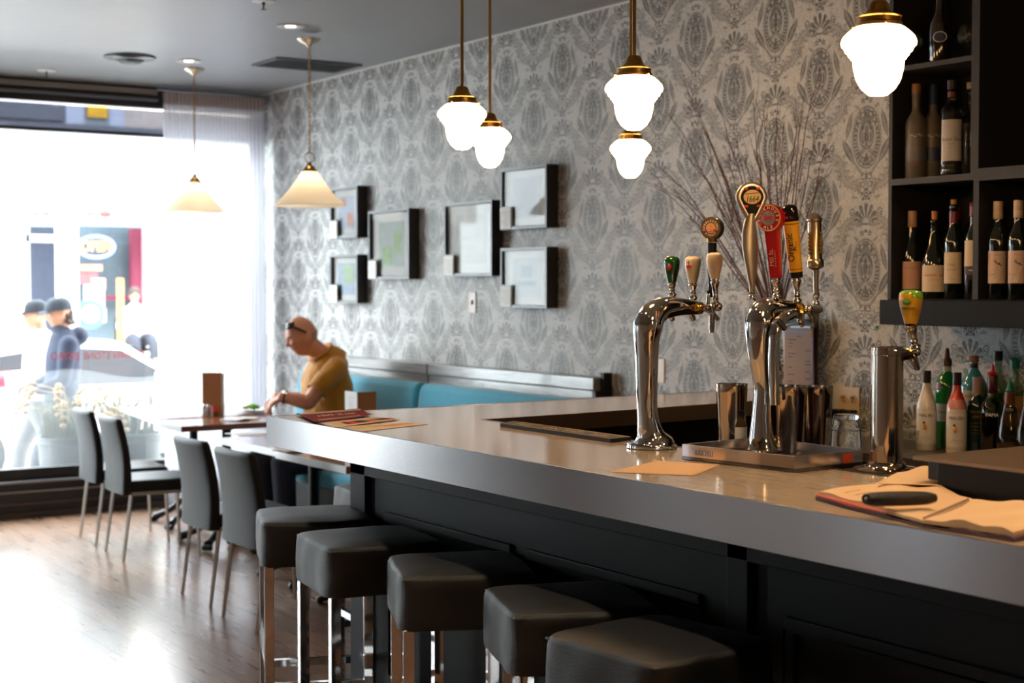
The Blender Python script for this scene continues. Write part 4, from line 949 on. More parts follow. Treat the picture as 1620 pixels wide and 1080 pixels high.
# cloth
cl=MB(); 
def clf(u,v):
    x=2.80+.15*u; y=2.50-.11*v+.04*u; return Vector((x,y,BZ-.03+.035*(1-abs(u-.5))+.008*math.sin(u*9+v*5)))
cl.grid(clf,16,12); tag(cl.build('folded_cloth',pm('dark_blue_cloth','1c2c50',.8),solid=.012,sub=1),'dark blue folded cloth between the steel tap column and the black box','cloth')
# ================================================================ THINGS ON THE BAR
def quadsheet(name,pts,z,mat,label,cat,group=None,th=.0006,curl=0,parts=None,n=14):
    P=[Vector((p[0],p[1],0)) for p in pts]
    c=sum(P,Vector())/4
    t=thing(name,label,cat,(c.x,c.y,z),0,group)
    def f(u,v,dz=0):
        p=(P[0]*(1-u)+P[1]*u)*(1-v)+(P[3]*(1-u)+P[2]*u)*v
        return Vector((p.x,p.y,z+dz+curl*(u**4)*(v**3)+curl*.6*((1-u)**5)*v**2))
    MB().grid(lambda u,v:f(u,v),n,n).build('sheet',mat,t,world=True,solid=th)
    return t,f
mt=thing('bar_mat','long black rubber bar mat with gold lettering along the inner bar edge','bar mat',(2.66,3.8,BZ))
A=at(791,669,z=BZ+.012); B_=at(966,693.5,z=BZ+.012); C_=at(999,690,z=BZ+.012); D_=at(812,665,z=BZ+.012)
mp_=[(p.x,p.y) for p in (A,B_,C_,D_)]
MB().prism(mp_,BZ+.0003,BZ+.0115).build('rubber_base',pm('black_rubber','1c1b1d',.6),mt,world=True,bevel=.001)
dm=(B_-A); dl=dm.length; dm=dm.normalized(); dn=(D_-A); dn=(dn-dm*dn.dot(dm)); wd=dn.length; dn=dn.normalized()
def mf(u,v,z): return Vector((A.x+dm.x*u+dn.x*v,A.y+dm.y*u+dn.y*v,BZ+.012+z))
b_=MB()
for (u0,u1,v0,v1) in ((.01,dl-.01,wd*.86,wd*.92),(.01,dl-.01,wd*.05,wd*.08)): b_.add([mf(u0,v0,0),mf(u1,v0,0),mf(u1,v1,0),mf(u0,v1,0)],[(0,1,2,3)])
b_.build('gold_border',GOLD,mt,world=True,flat=True)
l_=MB()
for tx,uc,sz in (('ALES',.14*dl,.030),('ON TAP',.5*dl,.042),('ALES',.83*dl,.026)): l_.txt(tx,sz*.85,lambda x,y,z,uc=uc:mf(uc+x*1.4,wd*.42+y,z*.5),spacing=1.1)
l_.build('gold_lettering',GOLD,mt,world=True)
# flyers at the far corner
cy=[]
t,f=quadsheet('flyer',[at(468,656.5,z=BZ),at(500,671,z=BZ),at(592,661,z=BZ),at(570,650.5,z=BZ)],BZ+.006,pm('maroon_flyer','6e1f16',.75,0,.5,22,spec=.1),'maroon and gold event flyer lying topmost at the far bar corner','flyer','event flyers at the far bar corner',curl=.008)
b=MB(); b.txt('MAY 20 - JUNE 9',.028,lambda x,y,z:(lambda p:p+Vector((0,0,.0015+z*.3)))(f(.5+ y*6.5-.05,.5-x*3.0)),spacing=1.0)
b.build('flyer_lettering',pm('pale_gold_face','dcb978',.35),t,world=True)
g=MB(); g.grid(lambda u,v:f(.05+.12*u,.02+.96*v,.0012),3,10).grid(lambda u,v:f(.8+.06*u,.1+.7*v,.0012),3,10); g.build('gold_band',GOLD,t,world=True)
t,f=quadsheet('flyer',[at(500,668.5,z=BZ),at(527,678,z=BZ),at(634,664,z=BZ),at(590,661,z=BZ)],BZ+.003,pm('matte_white_flyer','bfb2a8',.75,spec=.1),'flyer with a strip of black, red and orange pictures under the maroon one','flyer','event flyers at the far bar corner')
for k,(c_,v0,v1) in enumerate((('c9a36c',.12,.26),('26211f',.26,.33),('b92a24',.33,.45),('26211f',.45,.6),('c06a2a',.6,.72),('8f6a3a',.72,.8),('26211f',.8,.92),('b92a24',.92,.99))):
    MB().grid(lambda u,v:f(.42+.4*u,v0+(v1-v0)*v,.0010),2,4).build('picture_block',pm('flyer_'+c_,c_,.75,0,.3,60,spec=.1),t,world=True)
t,f=quadsheet('flyer',[at(535,676,z=BZ),at(572,683,z=BZ),at(678,671,z=BZ),at(636,668.5,z=BZ)],BZ+.0012,pm('matte_white_flyer','bfb2a8',.75,spec=.1),'white flyer with a tan and red border, lowest of the three flyers','flyer','event flyers at the far bar corner')
MB().grid(lambda u,v:f(.25+.25*u,.08+.9*v,.0010),3,10).build('tan_band',pm('flyer_c9a36c','c9a36c',.75,0,.3,60,spec=.1),t,world=True)
MB().grid(lambda u,v:f(.5+.08*u,.5+.45*v,.0012),3,6).build('red_band',pm('flyer_b92a24','b92a24',.75,0,.3,60,spec=.1),t,world=True)
quadsheet('paper_sheet',[at(965,747,z=BZ),at(1098,753,z=BZ),at(1140,735.5,z=BZ),at(1040,729,z=BZ)],BZ+.001,KRAFT,'single brown paper sheet lying on the bar in front of the drip tray','paper')
# open notebook
nb=thing('open_notebook','open notebook with brown pages lying on the near end of the bar','notebook',(2.35,2.0,BZ))
S1=at(1458,835,z=BZ); S2=Vector((2.455,2.05,BZ))
def page(A,S1,S2,B,nm,mat,z0,h,bul,wav=0):
    A,S1,S2,B=[Vector((p[0],p[1],0)) for p in (A,S1,S2,B)]
    def f(u,v):
        p=(A*(1-u)+S1*u)*(1-v)+(B*(1-u)+S2*u)*v
        q=math.sin(u*PI)**.8 if u<1 else 0
        return Vector((p.x+wav*math.sin(v*23+u*2)*.002,p.y+wav*math.sin(u*31)*.002,z0+h*(1-u**6*.7)+bul*q+wav*.003*math.sin(u*14+v*6)))
    top=MB().grid(f,30,16); n=len(top.v); base=[Vector((p.x,p.y,z0)) for p in top.v]; top.v+=base; W=31
    ring=[i for i in range(W)]+[j*W+30 for j in range(1,17)]+[16*W+i for i in range(29,-1,-1)]+[j*W for j in range(15,0,-1)]
    for a,b2 in zip(ring,ring[1:]+ring[:1]): top.f.append((a,b2,b2+n,a+n))
    return top.build(nm,mat,nb,world=True,smooth=50)
A_=at(1290,791,z=BZ); B2=Vector((2.58,2.35,BZ))
page(A_,S1,S2,B2,'left_cover',pm('plum_cover','5b4048',.6),BZ+.001,.007,.0,1)
page(A_+Vector((.008,.006,0)),S1,S2,B2,'left_pages',KRAFTP,BZ+.009,.006,.006,1)
MB().tube([A_+Vector((.002,0,.0115)),A_.lerp(S1,.35)+Vector((-.004,0,.013)),A_.lerp(S1,.72)+Vector((-.003,0,.0125))],[.002,.0045,.001],6,sq=(1,1.2)).build('pink_bookmark',pm('salmon_card','d9694e',.6),nb,world=True)
C2=at(1604,858,z=BZ); D2=Vector((2.46,1.75,BZ))
page(C2,S1,S2,D2,'right_cover',pm('plum_cover','5b4048',.6),BZ+.001,.007,.0,1)
page(C2+Vector((.01,0.01,0)),S1,S2,D2,'right_pages',KRAFTP,BZ+.009,.007,.007,1)
sp_=MB()
for k in range(26):
    p=S1.lerp(S2,.04+k*.035); sp_.tube([p+Vector((-.004,-.006,.011)),p+Vector((0,0,.0185)),p+Vector((.004,.007,.011))],.0011,5)
sp_.build('spiral_binding',pm('brown_wire','6b4f3c',.4,.5),nb,world=True)
w_=MB()
for k in range(6):
    a=A_.lerp(S1,.2+.1*k); b=B2.lerp(S2,.2+.1*k); a1=a.lerp(b,.12); b1=a.lerp(b,.3+.25*abs(math.sin(k*3.1)))
    w_.tube([a1+Vector((0,0,.0215)),b1+Vector((0,0,.0215))],.0005,4)
w_.build('pencil_writing',INKL,nb,world=True)
# curled loose page
def cp(u,v):
    a=at(1385,782,z=BZ); b=at(1500,786,z=BZ); c=at(1500,768,z=BZ); d=at(1420,764,z=BZ)
    p=(a*(1-u)+b*u)*(1-v)+(d*(1-u)+c*u)*v; return Vector((p.x,p.y,BZ+.024+.018*v*v*math.exp(-((u-.55)/.3)**2)))
tag(MB().grid(cp,20,12).build('loose_page',KRAFTP,solid=.0008),'loose brown page curling up behind the black roll','paper')
# black roll
a=at(1372,789,z=BZ+.04); b=at(1480,787,z=BZ+.04); rl=thing('black_roll','short black rolled pouch lying on the open notebook','pouch',((a+b)/2).to_tuple()[:2]+(BZ+.028,))
P,R=smoothpath([a,a.lerp(b,.12),a.lerp(b,.5),a.lerp(b,.85),b],[.0125,.0155,.0165,.0145,.009],5)
MB().tube(P,R,18,sq=(1,.82)).build('roll',pm('soft_black_fabric','0e0d0f',.55,0,.1,20,.3,120),rl,world=True,smooth=80)
fr=MB()
for k in range(18):
    an=k/18*2*PI; rr=.010; q=a+Vector((0,math.cos(an)*rr,math.sin(an)*rr*.8)); fr.tube([q,q+Vector((-.005,-.002,0))],[.0025,.0018],6)
fr.build('frayed_end',pm('dark_brown_fringe','3a2c28',.7),rl,world=True)
MB().tube([p-Vector((0,0,r*.82)) for p,r in zip(P,R)],.0018,6).build('pale_seam',KRAFTP,rl,world=True)
# black box with brushed lid
bx=thing('bar_well_box','black box with a brushed brown lid standing at the near end of the bar','box',(2.68,1.9,BZ))
MB().box(2.505,2.80,1.3,2.185,BZ+.001,BZ+.074).build('box_body',pm('black_steel_box','0b0b0c',.4,0,spec=.25),bx,world=True,bevel=.003)
MB().box(2.485,2.90,1.28,2.235,BZ+.074,BZ+.082).build('lid',pm('brushed_brown_lid','8f7861',.32,.7,.15,40),bx,world=True,bevel=.001)
MB().box(2.52,2.58,2.185,2.225,BZ+.03,BZ+.074).build('latch',BLACK,bx,world=True,bevel=.004)
tag(MB().box(2.585,2.66,2.27,2.31,BZ+.001,BZ+.012).build('rubber_block',BLACK,bevel=.002),'small black rubber block between the box and the steel column','rubber block')
# ================================================================ VASE WITH TWIGS, CLIPBOARD
VX,VY=4.30,4.60
vs_=thing('glass_vase','tall glass vase of pebbles behind the middle beer tower','vase',(VX,VY,BZ))
MB().lathe([(.040,0),(.0405,.004),(.038,.02),(.036,.30)],32,cap=False).build('glass_wall',CLEAR,vs_,smooth=60)
MB().lathe([(0,.002),(.040,.002),(.040,.010),(0,.010)],32).build('glass_base',CLEAR,vs_)
pb=MB(); random.seed(5)
for k in range(110):
    a=random.random()*2*PI; rr=.028*math.sqrt(random.random()) if k%3 else .028; z=.018+.175*(k/110)
    pb.ball((rr*math.cos(a),rr*math.sin(a),z),random.uniform(.006,.009),7,5,Matrix.Rotation(random.random()*3,4,'X'),(1,.8,.7))
o=pb.build('pebbles',pm('mixed_pebbles','9a8d7c',.6,0,.5,60),vs_,smooth=80); o['kind']='stuff'
tw=thing('twig_arrangement','bunch of thin reddish brown bare twigs fanning out of the glass vase','twigs',(VX,VY,BZ+.05))
TW=pm('red_brown_bark','4a2419',.7,0,.2,40)
ends=[(1075,118),(1052,175),(1018,252),(1020,290),(1012,285),(1090,190),(1120,215),(1150,250),(1135,160),(1198,205),(1207,165),(1228,160),(1240,190),(1262,185),(1275,130),(1283,150),(1295,205),(1310,235),(1300,280),(1178,250),(1160,210),(1100,260),(1078,238),(1060,300),(1248,240),(1216,230),(1190,150),(1270,260),(1140,300),(1085,150)]
random.seed(11)
for k,(px,py) in enumerate(ends):
    e=at(px,py,x=4.30+random.uniform(-.14,.14)); s=Vector((VX+random.uniform(-.018,.018),VY+random.uniform(-.018,.018),BZ+.10)); n_=Vector((VX+ (e.x-VX)*.04,VY+(e.y-VY)*.06,BZ+.30))
    mid=n_.lerp(e,.5)+Vector((0,0,.10*abs(e.y-VY)+random.uniform(-.02,.04))); q3=n_.lerp(e,.8)+Vector((0,0,.10*abs(e.y-VY)*.8))
    P,R=smoothpath([s,n_,mid,q3,e],[.0034,.0032,.0024,.0016,.0008],6)
    P=[p+Vector((noise.noise(p*9+Vector((k,0,0))),noise.noise(p*9+Vector((0,k,0))),0))*.010*min(1,i/6) for i,p in enumerate(P)]
    m_=MB().tube(P,R,6)
    for j in range(7):
        i=random.randrange(9,len(P)-2); p=P[i]; d=(P[i+1]-p).normalized(); sd=Vector((random.uniform(-.5,.5),random.uniform(-1,1),random.uniform(-.1,.6))).normalized()
        L=random.uniform(.03,.15); q=p+(d*.75+sd*.5)*L*.5; q2=p+(d*1.6+sd*.75)*L*.6
        m_.tube([p,q,q2],[.0012,.0009,.0005],5)
        for b3 in range(3): m_.ball(p.lerp(q2,.3+.25*b3)+Vector((0,0,.001)),.0018,5,4)
    m_.build('twig',TW,tw,world=True,smooth=80)
cb=thing('clipboard','paper list in a plastic sleeve on a dark clipboard leaning on the wallpaper','clipboard',(4.46,4.61,BZ))
MB().box(4.47,4.476,4.535,4.735,BZ+.002,1.412).build('board',pm('dark_brown_board','2a1e18',.5),cb,world=True,bevel=.003)
def sh(u,v): return Vector((4.458+.006*math.sin(v*5)*u,4.728-.185*u+.004*math.sin(v*4)*(u>.9),BZ+.01+v*.272))
MB().grid(sh,10,20).build('paper_sheet',pm('cream_list_paper','c4a88c',.8,spec=.1),cb,world=True,solid=.0008)
i_=MB(); random.seed(3)
for k in range(16):
    z=BZ+.03+k*.0145; y0=4.69-random.choice((0,0,.05,.1)); i_.box(4.4545,4.4555,y0-random.uniform(.015,.05),y0,z,z+.003)
i_.build('list_print',INK,cb,world=True)
i_=MB().box(4.453,4.454,4.545,4.722,1.352,1.360).box(4.453,4.454,4.546,4.553,BZ+.02,1.352); i_.build('blue_margin',pm('pale_blue_violet','8d93c4',.5),cb,world=True)
MB().box(4.448,4.449,4.54,4.732,BZ+.008,1.40).build('plastic_sleeve',glassm('clear_sleeve','f6f6fa',.02,.06),cb,world=True,flat=True)
MB().tube([(4.452,4.70,1.385),(4.45,4.61,1.398),(4.452,4.53,1.385)],[.008,.014,.008],10).box(4.445,4.465,4.55,4.67,1.372,1.388).build('bull_clip',pm('grey_blue_metal','6f7478',.35,.7),cb,world=True,bevel=.002)
# ================================================================ TABLE THINGS
ms=at(335,655,z=.74); m1=thing('upright_menu','tall brown upright menu holder standing on the window table','menu',(ms.x,ms.y,.74))
a=at(320,656,z=.74); b=at(350,656,z=.74)
MB().bar((0,0,0),(0,0,1),.01) if 0 else None
d=(b-a).normalized(); n_=Vector((-d.y,d.x,0))
p0=[a,b,b+n_*.035,a+n_*.035]
MB().prism([(p.x,p.y) for p in p0],.741,1.005).build('menu_board',pm('brown_cork_board','a4744e',.8,0,.12,60),m1,world=True,bevel=.001)
MB().prism([(p.x,p.y) for p in (b+d*.001,b+d*.012,b+d*.012+n_*.035,b+d*.001+n_*.035)],.741,1.0).build('menu_pages',pm('pale_page_edge','b9b4ae',.7),m1,world=True)
for px,lb,col_ in ((323,'glass salt shaker with a steel top beside the upright menu','e8e8e6'),(330,'glass pepper shaker with a steel top beside the upright menu','a08f74')):
    c=at(px,657,z=.74); t=thing('condiment_shaker',lb,'shaker',c,0)
    MB().lathe([(0,0),(.019,0),(.020,.004),(.017,.045),(.016,.05)],18).build('glass_body',CLEAR,t,smooth=50)
    MB().lathe([(0,.003),(.0155,.003),(.014,.034),(0,.034)],16).build('filling',pm('filling_'+col_,col_,.8),t)
    MB().lathe([(.0175,.048),(.0175,.058),(.013,.068),(.005,.072),(0,.072)],18).build('lid',CHROME,t)
c=at(341,655,z=.74); t=thing('sugar_caddy','small red packet caddy in front of the upright menu','caddy',c+Vector((-.01,-.03,0)))
MB().box(-.028,.028,-.02,.02,.003,.055).build('packets',pm('coral_red_packets','d8483e',.6,0,.2,90),t,bevel=.006)
MB().box(-.03,.03,-.023,.023,0,.02).build('caddy_base',pm('clear_brown_caddy','6b4a38',.3),t,bevel=.003)
pc=at(404,651,z=.745)
t=thing('dinner_plate','white plate with green salad in front of the man','plate',(pc.x,pc.y,.742))
MB().lathe([(0,.003),(.075,.003),(.09,.006),(.125,.017),(.128,.019),(.125,.021),(.088,.010),(.07,.007),(0,.007)],48).build('plate',pm('white_china','dedcd8',.15,coat=.4),t,smooth=50)
sa=thing('salad','small heap of green lettuce and tomato on the plate','food',(pc.x-.02,pc.y,.752)); random.seed(9)
for nm,cc,k_ in (('lettuce','6fae2c',26),('tomato','d05a3c',7),('onion','e6dcd6',8)):
    m_=MB()
    for k in range(k_):
        a=random.random()*2*PI; r_=.055*math.sqrt(random.random()); c0=Vector((r_*math.cos(a),r_*math.sin(a),.008+.03*(1-r_/.06)*random.random()+.01)); Mx=Matrix.Rotation(random.random()*6,4,'Z')@Matrix.Rotation(random.uniform(-.9,.9),4,'X'); s_=random.uniform(.012,.024) if nm=='lettuce' else .010
        def lf(u,v,c0=c0,Mx=Mx,s_=s_): 
            x=(u-.5)*2;y=(v-.5)*2; return c0+Mx@Vector((x*s_,y*s_*.8*(1-x*x*.4),.006*math.sin(x*5+y*4)+.25*s_*x*x))
        m_.grid(lf,6,5)
    m_.build(nm,pm('food_'+nm,cc,.5,0,.3,80),sa,solid=.0015,smooth=80)
# napkin and papers
def nap(name,px,py,w_,d_,lb,cat,rz,mat,h=.012):
    c=at(px,py,z=.74); t=thing(name,lb,cat,(c.x,c.y,.741),rz)
    MB().grid(lambda u,v:Vector(((u-.5)*w_,(v-.5)*d_,h*.4+h*.5*math.sin(u*4+v*3)**2)),14,10).build('cloth',mat,t,solid=.004)
nap('folded_napkin',380,664,.20,.14,'white folded napkin on the table beside the salad plate','napkin',.4,pm('white_cloth','d6d4d2',.8))
nap('paper_placemat',398,686,.24,.16,'white paper place mat on the third table from the window','place mat',.1,pm('white_cloth','d6d4d2',.8),.004)
nap('folded_napkin',462,714,.16,.12,'white folded napkin on the near brown table by the bar corner','napkin',.2,pm('white_cloth','d6d4d2',.8))
cc_=at(570,690,z=.74); t=thing('table_card','small folded menu card, white and brown, standing behind the far bar corner','menu card',(3.93,7.33,.741))
a=at(546,640,y=7.42); b=at(565,640,y=7.30); c=at(595,640,y=7.27); zt=at(565,620,y=7.30).z
for p,q,mt_,nm in ((a,b,PAPERW,'white_page'),(b,c,pm('brown_menu_cover','9a7050',.7),'brown_cover')):
    MB().add([(p.x,p.y,.742),(q.x,q.y,.742),(q.x,q.y,zt),(p.x,p.y,zt+(.0))],[(0,1,2,3)]).build(nm,mt_,t,world=True,flat=True,solid=.002)
i_=MB()
for k in range(9):
    z=zt-.02-k*.012; p=a.lerp(b,.25); q=a.lerp(b,.25+.5*abs(math.sin(k*1.7))+.1); n2=Vector((-.003,-.002,0)); i_.tube([Vector((p.x,p.y,z))+n2,Vector((q.x,q.y,z))+n2],.0007,4)
i_.build('menu_print',INKL,t,world=True)
t.location=Vector(((a.x+c.x)/2,(a.y+c.y)/2,.741))
for ch_ in children(t): 
    for v_ in ch_.data.vertices: v_.co-=Vector(((a.x+c.x)/2-3.93,(a.y+c.y)/2-7.33,0))
# ================================================================ SHELVES AND BACK COUNTER
SH=pm('dark_shelf_wood','211d1c',.6,0,.15,30); SHI=pm('black_shelf_inside','0c0b0c',.6)
cab=thing('bottle_shelf','tall dark open bottle shelf on the wall at the right edge','shelf unit',(4.37,3.0,1.41))
XF=4.20; CY0=1.9
MB().box(XF,XW,CY0,3.905,1.499,1.503).box(XF-.02,XW,CY0,3.925,1.408,1.499).build('bottom_ledge',pm('charcoal_ledge','121213',.6,spec=.2),cab,world=True,bevel=.002)
MB().box(XW-.012,XW-.002,CY0,3.90,1.50,ZC).build('back_panel',SHI,cab,world=True,flat=True)
MB().box(XF,XW-.012,3.889,3.905,1.503,ZC).build('side_panel',SH,cab,world=True)
MB().box(XF,XW-.012,3.497,3.531,1.915,ZC).box(XF+.005,XW-.012,3.497,3.521,1.503,1.915).build('divider',SH,cab,world=True)
MB().box(XF,XW-.012,3.531,3.889,1.915,1.938).build('shelf_board',SH,cab,world=True)
MB().box(XF,XW-.012,3.531,3.889,2.325,2.343).build('shelf_board',SH,cab,world=True)
MB().box(XF-.004,XW-.012,CY0,3.497,1.910,1.952).build('shelf_board',SH,cab,world=True)
MB().box(XF,XW-.012,2.9,2.93,1.503,ZC).box(XF,XW-.012,CY0,CY0+.02,1.503,ZC).build('divider',SH,cab,world=True)
ctr=thing('back_counter','steel-topped back counter under the bottle shelf','counter',(4.3,2.5,0))
MB().box(4.05,XW-.002,-1.6,4.20,.915,.95).build('counter_top',pm('dull_steel_top','6b6058',.35,.7,.1,20),ctr,world=True,bevel=.002)
MB().box(4.08,XW-.002,-1.6,4.18,0,.915).build('counter_body',BLACK,ctr,world=True)
def ovl(b,M=None): return b
def bottle(name,lb,loc,prof,glass,cap=None,capm=BLACK,labels=(),liquid=None,group=None,extra=(),n=28,sx=1):
    t=thing(name,lb,'bottle',loc,0,group); fa=tocam(loc)
    D=Matrix.Diagonal((1,1,1,1))
    MB().lathe(prof,n).build('glass_body',glass,t,smooth=50)
    if liquid:
        lm,lz=liquid; pr=[(max(r-.003,0),z) for r,z in prof if z<=lz]; pr[0]=(0,.005); pr.append((pr[-1][0],lz)); pr.append((0,lz))
        MB().lathe(pr,n).build('liquid',lm,t,smooth=50)
    if cap: MB().lathe(cap,20).build('cap',capm,t,smooth=40)
    for L_ in labels:
        r,z0,z1,half,mat=L_[:5]; off=L_[6] if len(L_)>6 else 0
        k=max(4,int(half*12)); m_=MB()
        def f(u,v,r=r,z0=z0,z1=z1,half=half,off=off): a=fa+off-half+2*half*u; return Vector((r*math.cos(a),r*math.sin(a),z0+(z1-z0)*v))
        (m_.grid(f,k*2,1).build('paper_label',mat,t,smooth=60) if mat else 0)
        if len(L_)>5 and L_[5]:
            by={}
            for (s_,sz,zz,im,*dx) in L_[5]:
                tm=by.setdefault(im.name,(im,MB()))[1]; dx=dx[0] if dx else 0
                tm.txt(s_,sz,lambda x,y,z,r=r,zz=zz,dx=dx,off=off:(lambda a:Vector(((r+.0006+z*.3)*math.cos(a),(r+.0006+z*.3)*math.sin(a),zz+y)))(fa+off+(x+dx)/r),ext=.0004)
            for im,tm in by.values(): tm.build('label_lettering',im,t)
    for nm,mat,pr in extra: MB().lathe(pr,20).build(nm,mat,t,smooth=40)
    return t
DG=pm('dark_wine_glass','0d130c',.06,coat=.8); CREAMP=pm('cream_label_paper','cdb391',.6); TANP=pm('tan_label_paper','c08e6c',.6)
def wineprof(r,h,kind='bord'):
    if kind=='bord': return [(0,.004),(r*.9,0),(r,.006),(r,h*.60),(r*.96,h*.64),(r*.7,h*.70),(.016,h*.76),(.0145,h*.8),(.0145,h*.95),(.0155,h*.955),(.0155,h*.985),(.013,h)]
    return [(0,.004),(r*.92,0),(r,.006),(r,h*.40),(r*.97,h*.47),(r*.8,h*.57),(r*.52,h*.68),(.018,h*.78),(.0145,h*.84),(.0145,h*.95),(.016,h*.955),(.016,h*.985),(.013,h)]
def capsule(h,l): return [(.0155,h-l),(.0165,h-l+.003),(.0165,h-.002),(.015,h),(0,h)]
XS=4.27
def sx_(px): return at(px,400,x=XS).y
wg='wine bottles on the lower shelf'; Z1=1.5035
bottle('wine_bottle','wine bottle with tan capsule and tan label, leftmost on the lower shelf',(XS,3.852,Z1),wineprof(.034,.318,'burg'),DG,capsule(.32,.06),pm('tan_capsule','b5885e',.4),[(.0346,.035,.135,1.3,TANP,[('CHARDONNAY',.009,.11,INKL),('~~~~~~',.016,.115,INKL),('RESERVE',.006,.06,INKL)])],group=wg)
bottle('wine_bottle','broad wine bottle with a cork and a cream label with red letters',(XS,sx_(1478),Z1),wineprof(.043,.285,'burg'),DG,[(.009,.27),(.0105,.315),(0,.315)],pm('cork','b9743c',.7),[(.0436,.025,.12,1.25,CREAMP,[('Luccarelli',.013,.085,REDINK,-.016),('VII',.017,.083,REDINK,.026),('RED WINE',.006,.068,INKL)])],group=wg)
bottle('wine_bottle','slim wine bottle with cork, maroon collar and cream label in the middle',(XS,sx_(1508),Z1),wineprof(.0315,.335),DG,[(.009,.32),(.0105,.352),(0,.352)],pm('cork_pale','c08a4a',.7),[(.0321,.055,.165,1.25,CREAMP,[('FINE',.014,.12,INKL,-.006),('ROCHES',.010,.104,INKL,-.004),('Vineyard',.006,.07,INKL)])],extra=[('neck_foil',pm('maroon_foil','6b1c2a',.3),[(.0155,.27),(.0158,.31)])],group=wg)
bottle('wine_bottle','dark wine bottle with a brown neck standing behind the slim corked one',(XS+.12,sx_(1508)+.085,Z1),wineprof(.033,.33),DG,capsule(.332,.045),pm('brown_foil','5a2c20',.3),group=wg)
bottle('wine_bottle','wine bottle with a two-tone label half hidden by the shelf divider',(XS,3.570,Z1),wineprof(.0325,.335),DG,capsule(.338,.05),pm('maroon_foil','6b1c2a',.3),[(.0331,.115,.205,1.25,CREAMP,[]),(.0332,.085,.115,1.25,pm('plum_label','4a2f33',.6),[('MERLOT',.009,.10,WHITEINK)])],group=wg)
for (px,lb,dy) in ((1577,'wine bottle with beige screw cap and ladder drawing, just right of the shelf divider',0),(1609,'wine bottle with a beige screw cap at the right edge of the photo',0)):
    t=bottle('wine_bottle',lb,(4.255,at(px,400,x=4.255).y-.004,Z1),wineprof(.0335,.335),DG,[(.0155,.275),(.0165,.278),(.0165,.30),(.0158,.302),(.0165,.304),(.0165,.333),(.015,.336),(0,.336)],pm('beige_screwcap','b59a7c',.35),[(.0341,.055,.165,1.15,pm('pinkish_label','c6a48a',.6),[('LADDER',.007,.085,INKL,-.02),('WINE CO',.006,.152,INKL)])],group=wg)
    fa=tocam(t.location); lad=MB(); bird=MB()
    def lp(x,z,r=.0347,fa=fa): a=fa+x/r; return (r*math.cos(a),r*math.sin(a),z)
    lad.tube([lp(-.012,.06),lp(.008,.115)],.0006,4).tube([lp(-.004,.058),lp(.014,.112)],.0006,4)
    for k in range(7): lad.tube([lp(-.012+.003*k,.063+.008*k),lp(-.004+.0028*k,.061+.008*k)],.0005,4)
    lad.build('ladder_drawing',WHITEINK,t)
    bird.ball(lp(.004,.122),.005,8,6,sc_=(.4,1,.7)).tube([lp(-.012,.132),lp(-.002,.122),lp(.004,.122)],.0015,5).tube([lp(-.008,.137),lp(-.002,.125)],.001,5).tube([lp(.004,.122),lp(.013,.114)],.0015,5)
    bird.build('bird_drawing',INK,t)
bottle('wine_bottle','dark wine bottle behind the two screw-capped ones',(4.40,3.30,Z1),wineprof(.033,.33),DG,capsule(.332,.045),pm('brown_foil','5a2c20',.3),group=wg)
# upper-left bay spirits
Z2=1.9385; sg='spirit bottles on the upper shelves'
SMOKE=pm('frosted_smoky_glass','6e665e',.3); FBLUE=pm('blue_foil','26365a',.35)
def geese(t,r,z):
    fa=tocam(t.location); m_=MB()
    for k,(x,dz) in enumerate(((-.016,.004),(-.004,.0),(.010,.006),(.020,.002))):
        def lp(xx,zz): a=fa+xx/r; return (r*math.cos(a),r*math.sin(a),zz)
        m_.tube([lp(x-.006,z+dz+.006),lp(x,z+dz),lp(x+.004,z+dz+.009)],.0009,5).tube([lp(x,z+dz),lp(x+.007,z+dz+.003)],.0008,5)
    m_.build('bird_motif',WHITEINK,t)
gp_=[(0,.003),(.034,0),(.0375,.006),(.0375,.195),(.035,.21),(.026,.228),(.017,.24),(.0145,.25),(.0145,.30),(.016,.302),(.016,.315)]
t=bottle('vodka_bottle','smoky frosted bottle with a cork top at the left of the second shelf',(XS,sx_(1447),Z2),gp_,SMOKE,[(.0165,.312),(.0165,.338),(.015,.345),(0,.345)],pm('cork_band','9a6a40',.5),[(.0379,.065,.115,1.2,pm('grey_blue_label','6e6c74',.35),[('VODKA',.010,.05,REDINK)])],group=sg); geese(t,.0384,.15)
t=bottle('vodka_bottle','smoky frosted bottle with a blue top behind the cork-topped one',(XS+.065,sx_(1475)+.06,Z2),gp_,SMOKE,[(.0165,.27),(.0165,.338),(.015,.345),(0,.345)],FBLUE,[(.0379,.065,.115,1.2,pm('blue_grey_label','3c4466',.35),[])],group=sg); geese(t,.0384,.15)
CG=glassm('pale_bottle_glass','cfd0cc',1.0,.02)
bottle('vodka_bottle','clear tall bottle with a white label and ridged glass on the second shelf',(4.245,sx_(1511)+.0,Z2),[(0,.003),(.036,0),(.0385,.005),(.0385,.03),(.037,.034),(.0385,.038),(.0385,.225),(.036,.238),(.026,.25),(.016,.262),(.0145,.27),(.0145,.31)],CG,[(.0165,.305),(.0165,.335),(0,.336)],pm('dark_foil','2b2420',.3),[(.0390,.05,.195,1.05,pm('silver_white_label','b9b2ac',.5),[('Ketel One',.017,.125,INK),('VODKA',.007,.11,INKL),('MMXXI',.005,.095,INKL)])],liquid=(pm('dark_grey_liquid','3f3a38',.1),.22),group=sg,extra=[('neck_label',pm('dark_red_neck','5e1f1a',.4),[(.0152,.275),(.0152,.295)])])  # liquid has one dark grey base colour
bottle('vodka_bottle','clear bottle with a pale cap just behind the white-labelled one',(XS+.165,sx_(1511)+.075,Z2),gp_,CG,[(.0165,.325),(.0165,.35),(0,.351)],pm('pale_cap','b9b0a4',.4),liquid=(pm('mid_grey_liquid','5a5450',.1),.2),group=sg)  # liquid has one mid grey base colour
Z3=2.3435
